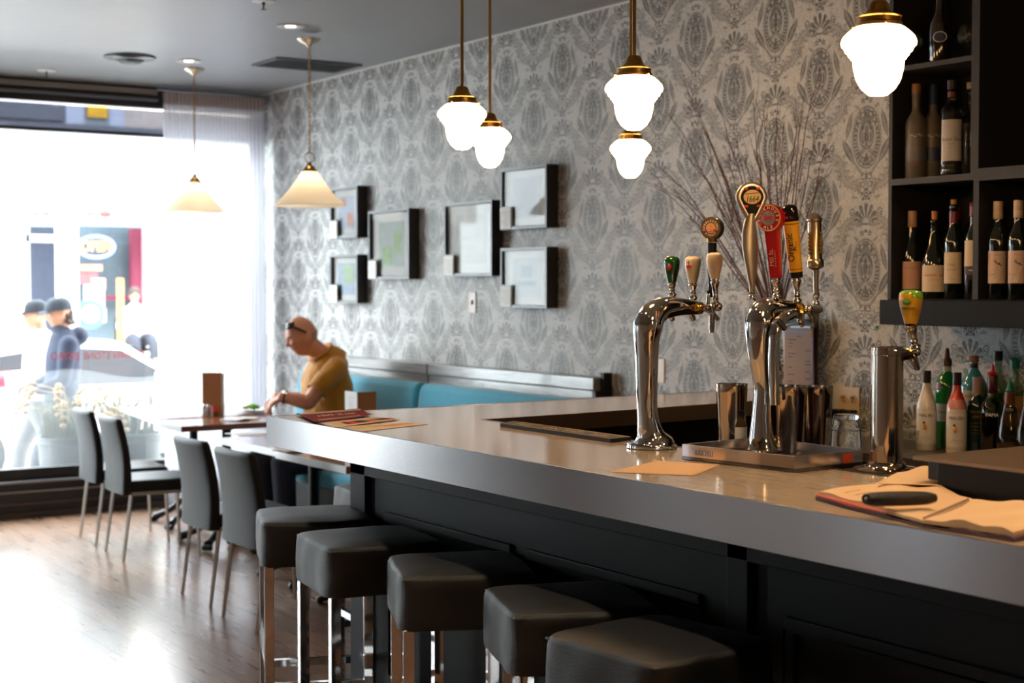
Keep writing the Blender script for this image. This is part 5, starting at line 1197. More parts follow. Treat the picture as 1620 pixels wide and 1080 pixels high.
t=bottle('cognac_bottle','dark cognac bottle with an oval badge on the top shelf',(4.26,at(1487,60,x=4.26).y,Z3),[(0,.003),(.036,0),(.039,.006),(.0395,.11),(.038,.135),(.030,.155),(.019,.175),(.0155,.20),(.0145,.26),(.016,.262),(.016,.27)],pm('amber_black_glass','1a120a',.06,coat=.8),[(.0160,.235),(.0168,.24),(.0168,.29),(0,.292)],pm('gold_foil','a07a38',.3,.4),group=sg)
fa=tocam(t.location); m_=MB(); r=.0402
m_.tube([(r*math.cos(fa+.6*math.cos(a*PI/12)),r*math.sin(fa+.6*math.cos(a*PI/12)),.088+.018*math.sin(a*PI/12)) for a in range(24)],.0012,5,closed=True); m_.build('oval_badge_rim',WHITEINK,t)
MB().grid(lambda u,v:Vector((.0400*math.cos(fa+.55*math.cos(v*2*PI)*u),.0400*math.sin(fa+.55*math.cos(v*2*PI)*u),.088+.0165*math.sin(v*2*PI)*u)),4,24).build('oval_badge',pm('navy_badge','23284a',.4),t)
def snifter(loc,lb):
    t=thing('brandy_snifter',lb,'glass',loc,0,'brandy snifters on the top shelf')
    MB().lathe([(.031,.002),(.030,.004),(.004,.008),(.004,.035),(.012,.042),(.030,.06),(.037,.08),(.033,.105),(.026,.125)],28,cap=False).build('bowl_and_stem',CLEAR,t,smooth=60)
snifter((4.26,at(1449,80,x=4.26).y,Z3),'brandy snifter partly behind the glowing top right pendant')
snifter((4.30,at(1528,60,x=4.30).y,Z3),'brandy snifter beside the divider on the top shelf')
# back counter bottles
CZ=.9505; bg='bottles on the back counter'; XC=4.33
def by_(px,x=XC): return at(px,700,x=x).y
WB=pm('white_bottle_coat','ddd0c0',.2,coat=.5)
mp=[(0,.003),(.034,0),(.0365,.006),(.0365,.15),(.035,.165),(.026,.195),(.017,.22),(.0145,.235),(.0145,.25)]
def coco(px,x,lb,mat):
    t=bottle('rum_bottle',lb,(x,by_(px,x),CZ),mp,mat,[(.0155,.245),(.0158,.29),(0,.291)],pm('dark_brown_cap','2c1712',.4),[(.0369,.025,.145,1.2,pm('white_bottle_label','ded2c2',.4),[('MALIBU',.0165,.128,INK,0),('CARIBBEAN RUM',.0045,.05,INKL),('WITH COCONUT LIQUEUR',.0038,.043,INKL)])],group=bg)
    fa=tocam(t.location); e=MB().ball((.0375*math.cos(fa-.15),.0375*math.sin(fa-.15),.088),.0115,14,10,sc_=(.3,.9,1)); e.build('fruit_emblem',pm('orange_yellow_fruit','d08a28',.5,0,.35,90),t)
    MB().ball((.0378*math.cos(fa-.22),.0378*math.sin(fa-.22),.103),.006,10,8,sc_=(.4,1.1,.8)).build('leaf_emblem',pm('leaf_dark_green','2c4a1c',.5),t)
    return t
coco(1465,4.30,'white rum bottle with black arched lettering, leftmost on the back counter',WB)
t=coco(1513,4.30,'white rum bottle with a red neck, second of the two white ones',WB)
MB().lathe([(.0270,.1935),(.0180,.2195),(.0152,.235),(.0152,.25)],28,cap=False).build('red_neck',pm('red_neck_coat','d03a30',.25,coat=.4),t,smooth=60)
MB().lathe([(.0362,.160),(.0352,.170),(.0270,.1945)],28,cap=False).build('fading_red_shoulder',pm('pink_shoulder_coat','cf7f6e',.25,coat=.4),t,smooth=60)
GG=glassm('green_bottle_glass','2f9a4a',1.0,.02); GL=pm('green_gin','0c4a1c',.1,coat=.5)
bottle('gin_bottle','bright green bottle with a red seal and grey label behind the white ones',(4.42,by_(1497,4.42),CZ),[(0,.003),(.038,0),(.041,.006),(.041,.20),(.043,.225),(.036,.255),(.020,.275),(.0155,.285),(.0155,.305)],pm('green_gin_glass','12702c',.07,coat=.8),[(.011,.30),(.018,.305),(.018,.325),(.010,.335),(.008,.36),(.004,.37),(0,.37)],pm('dark_pourer','3a2a22',.3,.4),[(.0414,.10,.165,1.3,pm('grey_green_label','9fa39a',.5),[('Tanqueray',.016,.135,INK),('LONDON DRY GIN',.005,.118,INKL)]),(.0438,.215,.24,.25,pm('red_wax','8c1420',.3),[],-.75)],group=bg,extra=[('neck_label',pm('grey_green_label','9fa39a',.5),[(.0160,.282),(.0160,.302)])])
bottle('gin_bottle','square-shouldered pale blue bottle with a cork stopper and arched label',(4.44,by_(1539,4.44),CZ),[(0,.003),(.046,0),(.050,.006),(.050,.225),(.046,.245),(.030,.275),(.018,.295),(.0155,.305),(.0155,.325)],pm('sapphire_glass','3f8fa4',.07,coat=.8),[(.0175,.322),(.018,.345),(0,.346)],pm('cork_stopper','8a5f45',.6),[(.0504,.10,.22,.85,pm('ivory_label','c2b7a2',.5),[('BOMBAY',.010,.20,INK,-.012),('SAPPHIRE',.009,.12,INK)])],group=bg,extra=[('black_neck_ring',BLACK,[(.0165,.300),(.0170,.302),(.0170,.315),(.0165,.317)])])
bottle('rum_bottle','dark teal bottle with gold lettering and a pale pink neck foil',(4.37,by_(1545,4.37),CZ),[(0,.003),(.033,0),(.0355,.006),(.0355,.165),(.031,.185),(.020,.20),(.0155,.21),(.0150,.22)],pm('teal_black_glass','0d2c2c',.07,coat=.8),[(.0160,.212),(.0168,.214),(.0168,.272),(0,.273)],pm('pinkish_foil','b28f84',.45),[(.0358,.04,.17,.7,pm('teal_black_label','0c2626',.3),[('BACARDI',.0145,.15,GOLD,.003),('LIMON',.0145,.132,GOLD,.003),('~~~~~~',.015,.11,GOLD),('~~~~~~',.015,.098,GOLD),('~~~~~~',.015,.086,GOLD),('~~~~~~',.015,.074,GOLD)])],group=bg)
bottle('liqueur_bottle','clear bottle half full of dark liqueur with a maroon neck and red pourer',(4.33,by_(1569,4.33),CZ),[(0,.003),(.038,0),(.041,.006),(.041,.155),(.038,.18),(.024,.20),(.0165,.21),(.0160,.225)],glassm('olive_clear_glass','c4c8a8',1.0,.02),[(.0165,.222),(.0172,.224),(.0172,.282),(.015,.286),(0,.287)],pm('maroon_cap','4a1418',.3),[(.0413,.135,.15,.5,None,[('PAMA',.017,.148,WHITEINK)])],liquid=(pm('dark_liqueur','150a10',.1,coat=.5),.105),group=bg,extra=[('red_pourer',pm('red_plastic','d8231c',.3),[(.016,.287),(.018,.29),(.018,.296),(.006,.30),(.005,.325),(0,.326)])])
bottle('spirit_bottle','tall clear bottle with a black cap behind the red-topped one',(4.46,by_(1577,4.46),CZ),[(0,.003),(.038,0),(.040,.006),(.040,.22),(.034,.25),(.019,.28),(.0150,.30),(.0150,.335)],glassm('pale_green_glass','c8d8c4',1.0,.02),[(.0175,.33),(.0175,.365),(0,.366)],BLACK,liquid=(pm('green_liqueur','145a24',.1,coat=.5),.215),group=bg)
bottle('spirit_bottle','clear bottle with a green and amber label and teal pourer near the right edge',(4.45,by_(1604,4.45),CZ),[(0,.003),(.042,0),(.045,.006),(.045,.19),(.040,.22),(.022,.25),(.0150,.27),(.0150,.305)],glassm('pale_green_glass','c8d8c4',1.0,.02),[(.0175,.305),(.0175,.335),(.007,.345),(0,.346)],pm('teal_plastic','0d6b5c',.35),[(.0453,.10,.21,.9,pm('amber_label','9a7a34',.5),[('TEQUILA',.012,.16,INK)])],liquid=(pm('pale_liquid','7d7a52',.1),.17),group=bg)
bottle('liqueur_bottle','conical clear bottle with a brown neck band and green pourer, partly cut by the others',(4.28,by_(1597,4.28),CZ),[(0,.003),(.040,0),(.0435,.006),(.0435,.060),(.040,.085),(.026,.165),(.019,.19),(.0165,.21),(.0165,.225)],glassm('warm_clear_glass','cfc6b8',1.0,.04),[(.0170,.190),(.0190,.192),(.0178,.235),(0,.236)],pm('bronze_band','6b3f2a',.3,.5),[(.0212,.165,.185,1.2,pm('dark_band','1c1a18',.4),[('ESSA',.013,.175,WHITEINK)])],liquid=(pm('dull_amber_liquid','7a6a58',.1),.06),group=bg,extra=[('green_pourer',pm('teal_plastic','0d6b5c',.35),[(.015,.236),(.017,.24),(.012,.25),(.008,.262),(.003,.285),(0,.286)])])  # liquid has one dull amber base colour
bottle('liqueur_bottle','conical clear bottle cut off by the right edge of the photo',(4.26,by_(1627,4.26),CZ),[(0,.003),(.040,0),(.0435,.006),(.0435,.060),(.040,.085),(.026,.165),(.019,.19),(.0165,.21),(.0165,.225)],glassm('warm_clear_glass','cfc6b8',1.0,.04),[(.0170,.190),(.0190,.192),(.0178,.235),(0,.236)],pm('bronze_band','6b3f2a',.3,.5),liquid=(pm('dull_amber_liquid','7a6a58',.1),.06),group=bg)
t=thing('shot_glass','small clear shot glass on the back counter beside the steel column','glass',(4.22,at(1440,708,x=4.22).y,CZ))
MB().lathe([(0,.008),(.024,.008),(.027,.03),(.031,.075),(.033,.075),(.029,.03),(.026,0),(0,0)],28).build('glass_wall',CLEAR,t,smooth=50)
# ================================================================ OUTSIDE GROUND
GZ=-.33
struct(MB().box(-30,40,YW+.16,13.6,GZ-.2,GZ).build('sidewalk',pm('pale_concrete','b9b6b0',.8,0,.1,4),flat=True))
struct(MB().box(-30,40,13.6,21.5,GZ-.3,GZ-.12).build('road',pm('grey_asphalt','83858a',.85,0,.1,6),flat=True))
struct(MB().box(-30,40,21.5,24.3,GZ-.2,GZ).build('far_sidewalk',pm('pale_concrete','b9b6b0',.8,0,.1,4),flat=True))
struct(MB().box(-14,30,-4.4,YW+.25,ZC+.26,11).build('sky_blocking_mass',pm('sky_blocking_brick','8a6a58',.9),flat=True))  # unseen mass added to cut the sky light on the pavement
# ================================================================ PEOPLE
SKIN=pm('skin','bd8166',.5,0,.08,25,spec=.4); SKINP=pm('pale_skin','a5765e',.55,0,.06,20)
def limb(mb,pts,rs,n=18):
    P,R=smoothpath(pts,rs,5); mb.tube(P,R,n); mb.ball(P[0],R[0]*.99,14,10); mb.ball(P[-1],R[-1]*.99,14,10); return mb
def G(x,c,w): return math.exp(-((x-c)/w)**2)
def head_pts(M,s=1.0,fat=1.0):
    """head sphere with brow, nose, mouth, chin and hollow nape; M maps (forward,left,up)"""
    nu,nv=64,44; mb=MB()
    def fn(u,v):
        a=u*2*PI; th=v*PI; c=-math.cos(th); r=math.sin(th); fx=r*math.cos(a); ly=r*math.sin(a)
        X=.098*fx; Y=.074*ly*fat; Z=.122*c
        fr=max(fx,0)
        if c<-.05:
            t=(-.05-c)/.95; Y*=1-.30*t; X*= (1-.50*t) if fx<0 else (1-.10*t)
        X+=fr*(.006*G(c,.28,.10)*G(ly,0,.5)-.010*G(c,.10,.09)*G(abs(ly),.36,.15)+.028*G(ly,0,.12)*max(0,min(1,(.16-c)/.30))*(1 if c>-.16 else G(c,-.16,.05))+.007*G(c,-.42,.05)*G(ly,0,.26)-.005*G(c,-.50,.03)*G(ly,0,.25)+.004*G(c,-.34,.03)*G(ly,0,.1)+.012*G(c,-.78,.16)*G(ly,0,.34)+.005*G(c,-.1,.14)*G(abs(ly),.55,.2))
        return M@(Vector((X,Y,Z))*s)
    mb.grid(fn,nu,nv)
    for sd in (-1,1):
        mb.ball(M@(Vector((-.012,sd*.078*fat,-.006))*s),.034*s,14,10,M.to_3x3().to_4x4()@Matrix.Rotation(-.25,4,'Y'),(.6,.3,1))
    return mb
def basis(pos,fwd,up):
    f=Vector(fwd).normalized(); u=Vector(up); u=(u-f*u.dot(f)).normalized(); l=u.cross(f)
    return Matrix(((f.x,l.x,u.x,pos[0]),(f.y,l.y,u.y,pos[1]),(f.z,l.z,u.z,pos[2]),(0,0,0,1)))
def hand(mb,wrist,d,palm_n,curl=.5,spread=.16,s=1.0,thumb_side=1):
    """palm plus five separate bent fingers; d points from wrist to knuckles, palm_n out of the palm"""
    d=Vector(d).normalized(); n=Vector(palm_n); n=(n-d*n.dot(d)).normalized(); sd=d.cross(n)*thumb_side
    w_=Vector(wrist)
    mb.tube([w_,w_+d*.03*s,w_+d*.06*s,w_+d*.088*s],[.026*s,.030*s,.038*s,.034*s],16,sq=(1,1))
    for v_ in mb.v[-64:]:
        q=v_-w_; v_-=n*(q.dot(n))*.58
    for k,(off,L) in enumerate(((-1.5,.072),(-.5,.080),(.5,.075),(1.5,.060))):
        b=w_+d*(.086 if abs(off)<1 else .080)*s-sd*off*.0185*s*-1; f=(d+sd*(off*spread*.35)).normalized(); c=curl*(1+.12*k)
        P=[b-f*.012]; dd=f
        for j,fr in enumerate((.42,.32,.26)):
            ang=c*(.6+.35*j); dd=(dd*math.cos(ang)+n*math.sin(ang)).normalized(); P.append(P[-1]+dd*L*fr*s*1.12)
        mb.tube(P,[.0092*s,.0088*s,.0078*s,.0066*s],10); mb.ball(P[-1],.0066*s,8,6)
    b=w_+d*.022*s-sd*.024*s; t1_=(d*.6-sd*.6+n*.45).normalized(); P=[b,b+t1_*.034*s,b+t1_*.034*s+(d*.8+n*.6-sd*.1).normalized()*.03*s,b+t1_*.034*s+(d*.8+n*.6-sd*.1).normalized()*.052*s]
    mb.tube(P,[.015*s,.0115*s,.0095*s,.0075*s],10); mb.ball(P[-1],.0075*s,8,6)
    return mb
# ---- the man eating
YM=8.30
def w2(px,py,y=YM): return at(px,py,y=y)
man=thing('person','seated bald man in a mustard polo shirt, sunglasses on his head, leaning over his plate','person',(w2(530,650).x,YM,.45))
hc=w2(478,532); fw_=Vector((-1,.12,-.42)); Mh=basis(hc,fw_,Vector((-.42,0,1)))
body=head_pts(Mh,1.0)
neck0=Mh@Vector((-.03,0,-.07)); sh_c=w2(521,572); hip=w2(533,668)
shl=w2(529,584,8.12); shr=w2(514,580,8.47)
limb(body,[neck0,neck0.lerp(sh_c,.5),sh_c],[.057,.060,.075])
ch_=w2(517,600); bl=w2(520,640)
def torso(mb,k=1.0,up=True):
    P,R=smoothpath([sh_c+Vector((0,0,-.02)),ch_,bl,hip],[.10*k,.128*k,.140*k,.145*k],6)
    m=len(mb.v); mb.tube(P,R,28); 
    for v_ in mb.v[m:]:
        dy=v_.y-YM; v_.y=YM+dy*1.28
    mb.ball(sh_c+Vector((0,0,-.02)),.10*k,20,14,sc_=(1,1.28,.8)); return mb
torso(body,.95)
elb_l=w2(487,637,8.10); wr_l=w2(446,627,8.20); elb_r=w2(482,632,8.62); wr_r=w2(437,628,8.46)
limb(body,[shl,shl.lerp(elb_l,.55),elb_l],[.058,.050,.043]); limb(body,[elb_l,elb_l.lerp(wr_l,.4),wr_l],[.043,.042,.028])
limb(body,[shr,shr.lerp(elb_r,.55),elb_r],[.058,.050,.043]); limb(body,[elb_r,elb_r.lerp(wr_r,.4),wr_r],[.043,.041,.028])
hand(body,wr_l,w2(424,641,8.27)-wr_l,Vector((.2,.5,-1)),.55,thumb_side=1)
hand(body,wr_r,w2(419,641,8.42)-wr_r,Vector((.2,-.5,-1)),.55,thumb_side=-1)
# legs under the table
for sy in (-.10,.10):
    h0=Vector((hip.x,YM+sy,.53)); kn=Vector((hip.x-.42,YM+sy*1.6,.50)); an=Vector((hip.x-.40,YM+sy*1.6,.09))
    limb(body,[h0,h0.lerp(kn,.5),kn],[.085,.075,.058]); limb(body,[kn,kn.lerp(an,.35),an],[.056,.056,.036])
bo=body.build('body',SKIN,man,world=True); remesh(bo,.0055,2)
# clothes
POLO=pm('mustard_polo','a8700f',.85,0,.12,14,.25,12,sheen=.3); 
sh=MB(); torso(sh,1.10)
for a,b in ((shl,elb_l),(shr,elb_r)):
    limb(sh,[a+Vector((.01,0,.01)),a.lerp(b,.3)],[.066,.066]); P,R=smoothpath([a.lerp(b,.1),a.lerp(b,.4),a.lerp(b,.68)],[.066,.066,.064],4); sh.tube(P,R,20)
nk=w2(507,557); sh.tube([sh_c+Vector((.02,0,-.02)),sh_c.lerp(nk,.6),nk],[.115,.092,.076],24)
so_=sh.build('polo_shirt',POLO,man,world=True); remesh(so_,.008,3)
md=so_.modifiers.new('folds','DISPLACE'); tx=bpy.data.textures.new('folds','CLOUDS'); tx.noise_scale=.09; md.texture=tx; md.strength=.022; md.mid_level=.5
co=MB(); Mn=basis(w2(506,556),Vector((-.75,0,1)),Vector((1,0,0)))
co.tube([Mn@Vector((0,.074*math.cos(a*PI/14),.078*math.sin(a*PI/14))) for a in range(28)],.007,10,closed=True,sq=(2.2,1)); co.build('collar',POLO,man,world=True)
sv=MB()
for a,b in ((shl,elb_l),(shr,elb_r)):
    c=a.lerp(b,.67); dd=(b-a).normalized(); Mx=basis(c,dd,Vector((0,0,1))); sv.tube([Mx@Vector((0,.0645*math.cos(k*PI/12),.0645*math.sin(k*PI/12))) for k in range(24)],.005,8,closed=True)
sv.build('sleeve_hem',POLO,man,world=True)
tr_=MB()
for sy in (-.10,.10):
    h0=Vector((hip.x,YM+sy,.54)); kn=Vector((hip.x-.43,YM+sy*1.6,.51)); an=Vector((hip.x-.41,YM+sy*1.6,.12))
    limb(tr_,[h0,h0.lerp(kn,.5),kn],[.115,.095,.075]); limb(tr_,[kn,kn.lerp(an,.5),an],[.073,.066,.058])
tr_.ball(Vector((hip.x,YM,.56)),.15,20,14,sc_=(1,1.25,.75))
remesh(tr_.build('trousers',pm('dark_navy_denim','1c2233',.8),man,world=True),.009,2)
fo=MB()
for sy in (-.16,.16): limb(fo,[Vector((hip.x-.38,YM+sy,.045)),Vector((hip.x-.52,YM+sy*1.05,.035)),Vector((hip.x-.62,YM+sy*1.05,.03))],[.045,.045,.032])
fo.build('shoes',pm('black_shoe','15151a',.4),man,world=True)
gl_=MB()
for sd in (-1,1):
    gl_.tube([Mh@Vector((.062,sd*.060,.100)),Mh@Vector((.03,sd*.079,.068)),Mh@Vector((-.012,sd*.080,.026))],[.0055,.0055,.0035],8,sq=(1,1.4))
gl_.build('sunglasses_temple',BLACK,man,world=True)
gl_=MB()
for sd in (-1,1):
    def lf(u,v,sd=sd):
        a=(.12+u*.85)*sd; return Mh@Vector((.086*math.cos(a)-.020*v,.078*math.sin(a),.082+v*.034))
    gl_.grid(lf,10,5)
gl_.build('sunglasses_lens',pm('dark_lens','0c0d12',.05,.3),man,world=True,solid=.002)
ey=MB()
for sd in (-1,1): ey.ball(Mh@Vector((.0745,sd*.030,.010)),.0095,10,8)
ey.build('eyes',pm('eye_white','b8aaa0',.3),man,world=True)
br=MB()
for sd in (-1,1): br.tube([Mh@Vector((.092,sd*.014,.029)),Mh@Vector((.088,sd*.032,.034)),Mh@Vector((.076,sd*.050,.027))],[.003,.0035,.002],6)
br.build('eyebrows',pm('grey_brow','6b5a50',.7),man,world=True)
hr=MB()
def hfn(u,v):
    a=PI*.56+u*PI*.88; c=-.36+v*.42; r=math.sqrt(max(1-c*c,0)); fx=r*math.cos(a); ly=r*math.sin(a); X=.1000*fx;Y=.0755*ly;Z=.124*c
    if c<-.05: t=(-.05-c)/.95; Y*=1-.30*t; X*=(1-.50*t) if fx<0 else 1
    return Mh@Vector((X,Y,Z))
hr.grid(hfn,40,10).build('cropped_hair',pm('cropped_grey_hair','a27560',.8,0,.3,200),man,world=True,smooth=80)
wt=MB(); dd=(wr_l-elb_l).normalized(); Mx=basis(wr_l-dd*.022,dd,Vector((0,0,1)))
wt.tube([Mx@Vector((0,.031*math.cos(k*PI/12),.031*math.sin(k*PI/12))) for k in range(24)],.006,8,closed=True,sq=(1.6,.6)); wt.build('watch_strap',pm('dark_strap','2b2420',.4),man,world=True)
MB().lathe([(0,0),(.019,0),(.019,.007),(.016,.009),(0,.009)],24,basis(wr_l-dd*.022+Vector((-.008,-.014,.027)),Vector((-.4,-.5,.8)),Vector((0,1,0)))@Matrix.Rotation(PI/2,4,'Y')).build('watch_face',pm('silver_watch','d0d0d2',.15,.9),man,world=True)
tag(MB().tube([w2(424,634,8.30),w2(416,650,8.36)],[.003,.002],8).ball(w2(425,632,8.30),.006).build('fork',CHROME),'small steel fork held over the salad plate by the man','cutlery')
# ---- passers-by outside
def walker(nm,lb,x,y,h,heading,shirt,pants,cap,capfront=None,hair=None,hood=None,arm=.4,skin=SKINP,sleeve=None,brim=1):
    """standing or striding figure; heading = angle he faces"""
    t=thing(nm,lb,'person',(x,y,GZ),heading)
    H=h; b=MB(); hz=H-.125; Mh=basis((.02,0,hz),(1,.0,-.1),(0,0,1)); 
    head_ptsM=head_pts(Mh,.98); b.v+=head_ptsM.v; b.f+=head_ptsM.f
    limb(b,[(-.005,0,hz-.08),(-.02,0,hz-.17)],[.058,.062])
    P=[(-.02,0,hz-.20),(-.015,0,hz-.34),(0,0,hz-.52),(0,0,hz-.70)]; m=len(b.v); Pp,R=smoothpath(P,[.10,.125,.115,.125],5); b.tube(Pp,R,24)
    for v_ in b.v[m:]: v_.y*=1.35
    arms=[]
    for sd in (-1,1):
        s0=Vector((-.02,sd*.185,hz-.235)); e0=Vector((.00+arm*.10,sd*.235,hz-.52)); w0=Vector((.06+arm*.48,sd*.17,hz-.66+arm*.16)); arms.append((s0,e0,w0))
        limb(b,[s0,s0.lerp(e0,.5),e0],[.055,.047,.040]); limb(b,[e0,e0.lerp(w0,.4),w0],[.040,.037,.026])
        hand(b,w0,Vector((1,-sd*.3,-.15)),Vector((0,-sd,-.3)),.6,thumb_side=sd)
    legs=[]
    for sd,st_ in ((-1,.22),(1,-.18)):
        h0=Vector((0,sd*.10,hz-.76)); kn=Vector((st_*.75,sd*.10,.50)); an=Vector((st_,sd*.10,.09)); legs.append((h0,kn,an)); limb(b,[h0,h0.lerp(kn,.5),kn],[.085,.072,.055]); limb(b,[kn,kn.lerp(an,.4),an],[.054,.054,.036]); limb(b,[an+Vector((-.03,0,-.05)),an+Vector((.10,0,-.055)),an+Vector((.17,0,-.06))],[.038,.036,.028])
    remesh(b.build('body',skin,t),.009,1)
    s=MB(); m=len(s.v); Pp,R=smoothpath(P,[.115,.142,.135,.15],5); s.tube(Pp,R,24); s.ball((-.02,0,hz-.21),.115,20,14)
    for v_ in s.v[m:]: v_.y*=1.38
    for s0,e0,w0 in arms: limb(s,[s0,s0.lerp(e0,.5),e0],[.078,.066,.06]); limb(s,[e0,e0.lerp(w0,.5),e0.lerp(w0,.88)],[.06,.052,.044])
    if hood: s.tube([(-.02,0,hz-.16),(-.045,0,hz-.10)],[.12,.085],20); s.ball((-.14,0,hz-.17),.10,18,12,sc_=(.75,1.15,.8))
    remesh(s.build('jacket' if hood else 'jersey',shirt,t),.012,2)
    if sleeve:
        q=MB()
        for s0,e0,w0 in arms: q.tube([e0.lerp(w0,.45),e0.lerp(w0,.85)],[.058,.050],18)
        q.tube([(-.03,0,hz-.14),(-.02,0,hz-.19)],[.075,.12],20); q.build('red_trim',sleeve,t)
    p=MB()
    for h0,kn,an in legs: limb(p,[h0,h0.lerp(kn,.5),kn],[.105,.09,.075]); limb(p,[kn,an+Vector((0,0,.03))],[.075,.065])
    p.ball((0,0,hz-.76),.15,18,12,sc_=(.9,1.15,.7)); remesh(p.build('trousers',pants,t),.014,2)
    f_=MB()
    for h0,kn,an in legs: limb(f_,[an+Vector((-.04,0,-.045)),an+Vector((.09,0,-.05)),an+Vector((.18,0,-.055))],[.045,.045,.034])
    f_.build('shoes',pm('white_sneaker','c9c6c2',.5),t)
    c_=MB()
    def cfn(u,v):
        a=u*2*PI; th=v*.5*PI; r=math.cos(th); z=math.sin(th); sq_=1-.15*v**3
        return Mh@Vector((.108*r**.6*math.cos(a)*sq_-.004,.086*r**.6*math.sin(a)*sq_,.038+.105*z**.9))
    c_.grid(cfn,40,14); c_.build('cap_crown',cap,t,smooth=80,solid=.003)
    v_=MB().grid(lambda u,v:Mh@Vector((.085+.085*v*math.cos((u-.5)*1.6),(u-.5)*.16,.045-.012*v-.02*(abs(u-.5)*2)**2)),14,6); v_.build('cap_visor',cap,t,solid=.004)
    if capfront:
        MB().grid(lambda u,v:(lambda a,th:Mh@Vector((.111*math.cos(th)**.6*math.cos(a),.089*math.cos(th)**.6*math.sin(a),.040+.105*math.sin(th)**.9)))((u-.5)*1.4,.1+v*.8),12,6).build('cap_front_panel',capfront,t)
    if hair:
        h_=MB(); random.seed(4)
        for k in range(26):
            a=PI*.62+random.random()*PI*.76; z=random.uniform(-.08,.03); h_.ball(Mh@Vector((.092*math.cos(a)-.01,.07*math.sin(a),z)),random.uniform(.016,.026),8,6)
        h_.build('curly_hair',hair,t)
    e_=MB(); 
    for sd in (-1,1): e_.ball(Mh@Vector((.083,sd*.03,.010)),.011,8,6)
    e_.build('eyes',pm('eye_white','b8aaa0',.3),t)
    return t
hA=at(97,497,y=12.3); hB=at(60,500,y=13.0)
face=math.radians(180-6)
walker('person','man in a navy hooded jacket and dark cap with curly hair, walking past the window',hA.x,12.3,hA.z-GZ+.12,face,pm('navy_hoodie','182136',.85),pm('dark_trousers','2a2d38',.8),pm('slate_cap','1f2732',.8),hair=pm('dark_brown_hair','33261f',.7),hood=True,arm=.35)
walker('person','man in white jersey with red trim and white-fronted cap beyond the navy-hooded man',hB.x,13.0,hB.z-GZ+.12,face-.25,pm('white_jersey','d8d4d0',.8),pm('grey_trousers','5a5a60',.8),pm('dark_cap','1e242e',.8),capfront=pm('white_cap_front','e0e0e0',.7),sleeve=pm('red_jersey_trim','d04458',.7),arm=.8)
# ---- planters with grasses
def planter(px,y,w_,lb,seed):
    c=at(px,690,y=y); t=thing('planter',lb,'planter',(c.x,y,GZ),0)
    MB().lathe([(w_*.72,0),(w_*.75,.01),(w_,.74),(w_*1.06,.75),(w_*1.06,.80),(w_*.95,.80),(w_*.93,.72),(0,.72)],28).build('pot',pm('slate_pot','2b2e33',.6,0,.1,8),t)
    random.seed(seed)
    g_=MB()
    for k in range(150):
        a=random.random()*2*PI; r0=random.random()*w_*.8; ln=random.uniform(.2,.5); q=random.uniform(.15,.7)
        b=Vector((r0*math.cos(a),r0*math.sin(a),.74)); m_=b+Vector((math.cos(a)*q*ln*.35,math.sin(a)*q*ln*.35,ln*.7)); e=b+Vector((math.cos(a)*q*ln*.95,math.sin(a)*q*ln*.95,ln*(.85-q*.5)))
        g_.tube([b,m_,e],[.005,.004,.001],4)
    o=g_.build('grass_blades',pm('dry_grass_green','4c4c36',.8,0,.4,20),t,smooth=80); o['kind']='stuff'
    s_=MB()
    for k in range(9):
        a=random.random()*2*PI; e=Vector((.35*math.cos(a),.35*math.sin(a),.74+random.uniform(.2,.46))); s_.tube([(0,0,.74),(e.x*.4,e.y*.4,e.z*.97),e],[.004,.004,.003],5)
        for j in range(6): s_.ball(e+Vector((.02*j*math.cos(a),.02*j*math.sin(a),-.006*j*j)),.018,7,5,sc_=(1.3,1,.8))
    s_.build('seed_heads',pm('tan_seed_head','8f7248',.85),t,smooth=80)
planter(108,10.86,.21,'grey planter with dry grasses outside the window, left of the second chair',21)
planter(205,10.90,.23,'grey planter with taller grasses outside the window, behind the window table',22)
# ---- white car
car=thing('car','white hatchback parked across the pavement behind the two walking men','car',(5.0,16.2,GZ-.12))
prof=[(-2.05,.35),(-2.1,.62),(-2.02,.95),(-1.65,1.05),(-1.15,1.38),(-.4,1.47),(.35,1.43),(1.02,1.02),(1.75,.90),(2.08,.72),(2.12,.40),(2.0,.24),(-1.95,.24)]
def carshape(px,w_,inset_=0):
    return px
CARP=pm('white_car_paint','dadada',.3,coat=.7)
def carx(k): return 4.55+k
cb_=MB()
low=[(-2.05,.35),(-2.1,.62),(-2.02,.93),(-1.6,.98),(1.05,.98),(1.75,.90),(2.08,.72),(2.12,.40),(2.0,.24),(-1.95,.24)]
cb_.prism([(x,z) for x,z in low],-.86,.86,Matrix.Rotation(PI/2,4,'X'))
cb_.build('car_body',CARP,car,bevel=.06,seg=3)
up=[(-1.72,.96),(-1.22,1.36),(-.45,1.46),(.30,1.42),(.98,.97)]
upi=[(x,z) for x,z in up]
m_=MB()
def cabin(u,v,off=0):
    n_=len(up)-1; k=u*n_; i=min(int(k),n_-1); f=k-i; x=up[i][0]*(1-f)+up[i+1][0]*f; z=up[i][1]*(1-f)+up[i+1][1]*f
    yy=(v-.5)*2; return Vector((x,yy*(.80-.16*(z-.96)/.5),z-.02*yy*yy))
m_.grid(cabin,24,8)
n0=len(m_.v)
for sd in (-1,1):
    pts=[Vector((x,sd*(.80-.16*(z-.96)/.5),z-.02)) for x,z in up]; m_.add(pts,[tuple(range(len(pts)))])
m_.build('cabin',CARP,car,smooth=30)
CGL=pm('dark_car_glass','39424a',.08,0,spec=.8)
m_=MB()
for sd in (-1,1):
    for poly in ([(-1.52,1.0),(-1.12,1.30),(-.42,1.39),(-.36,1.0)],[(-.28,1.0),(-.34,1.39),(.26,1.35),(.86,1.0)]):
        m_.add([Vector((x,sd*(.806-.16*(z-.96)/.5),z-.02)) for x,z in poly],[(0,1,2,3)])
m_.build('side_window',CGL,car,flat=True,solid=.004)
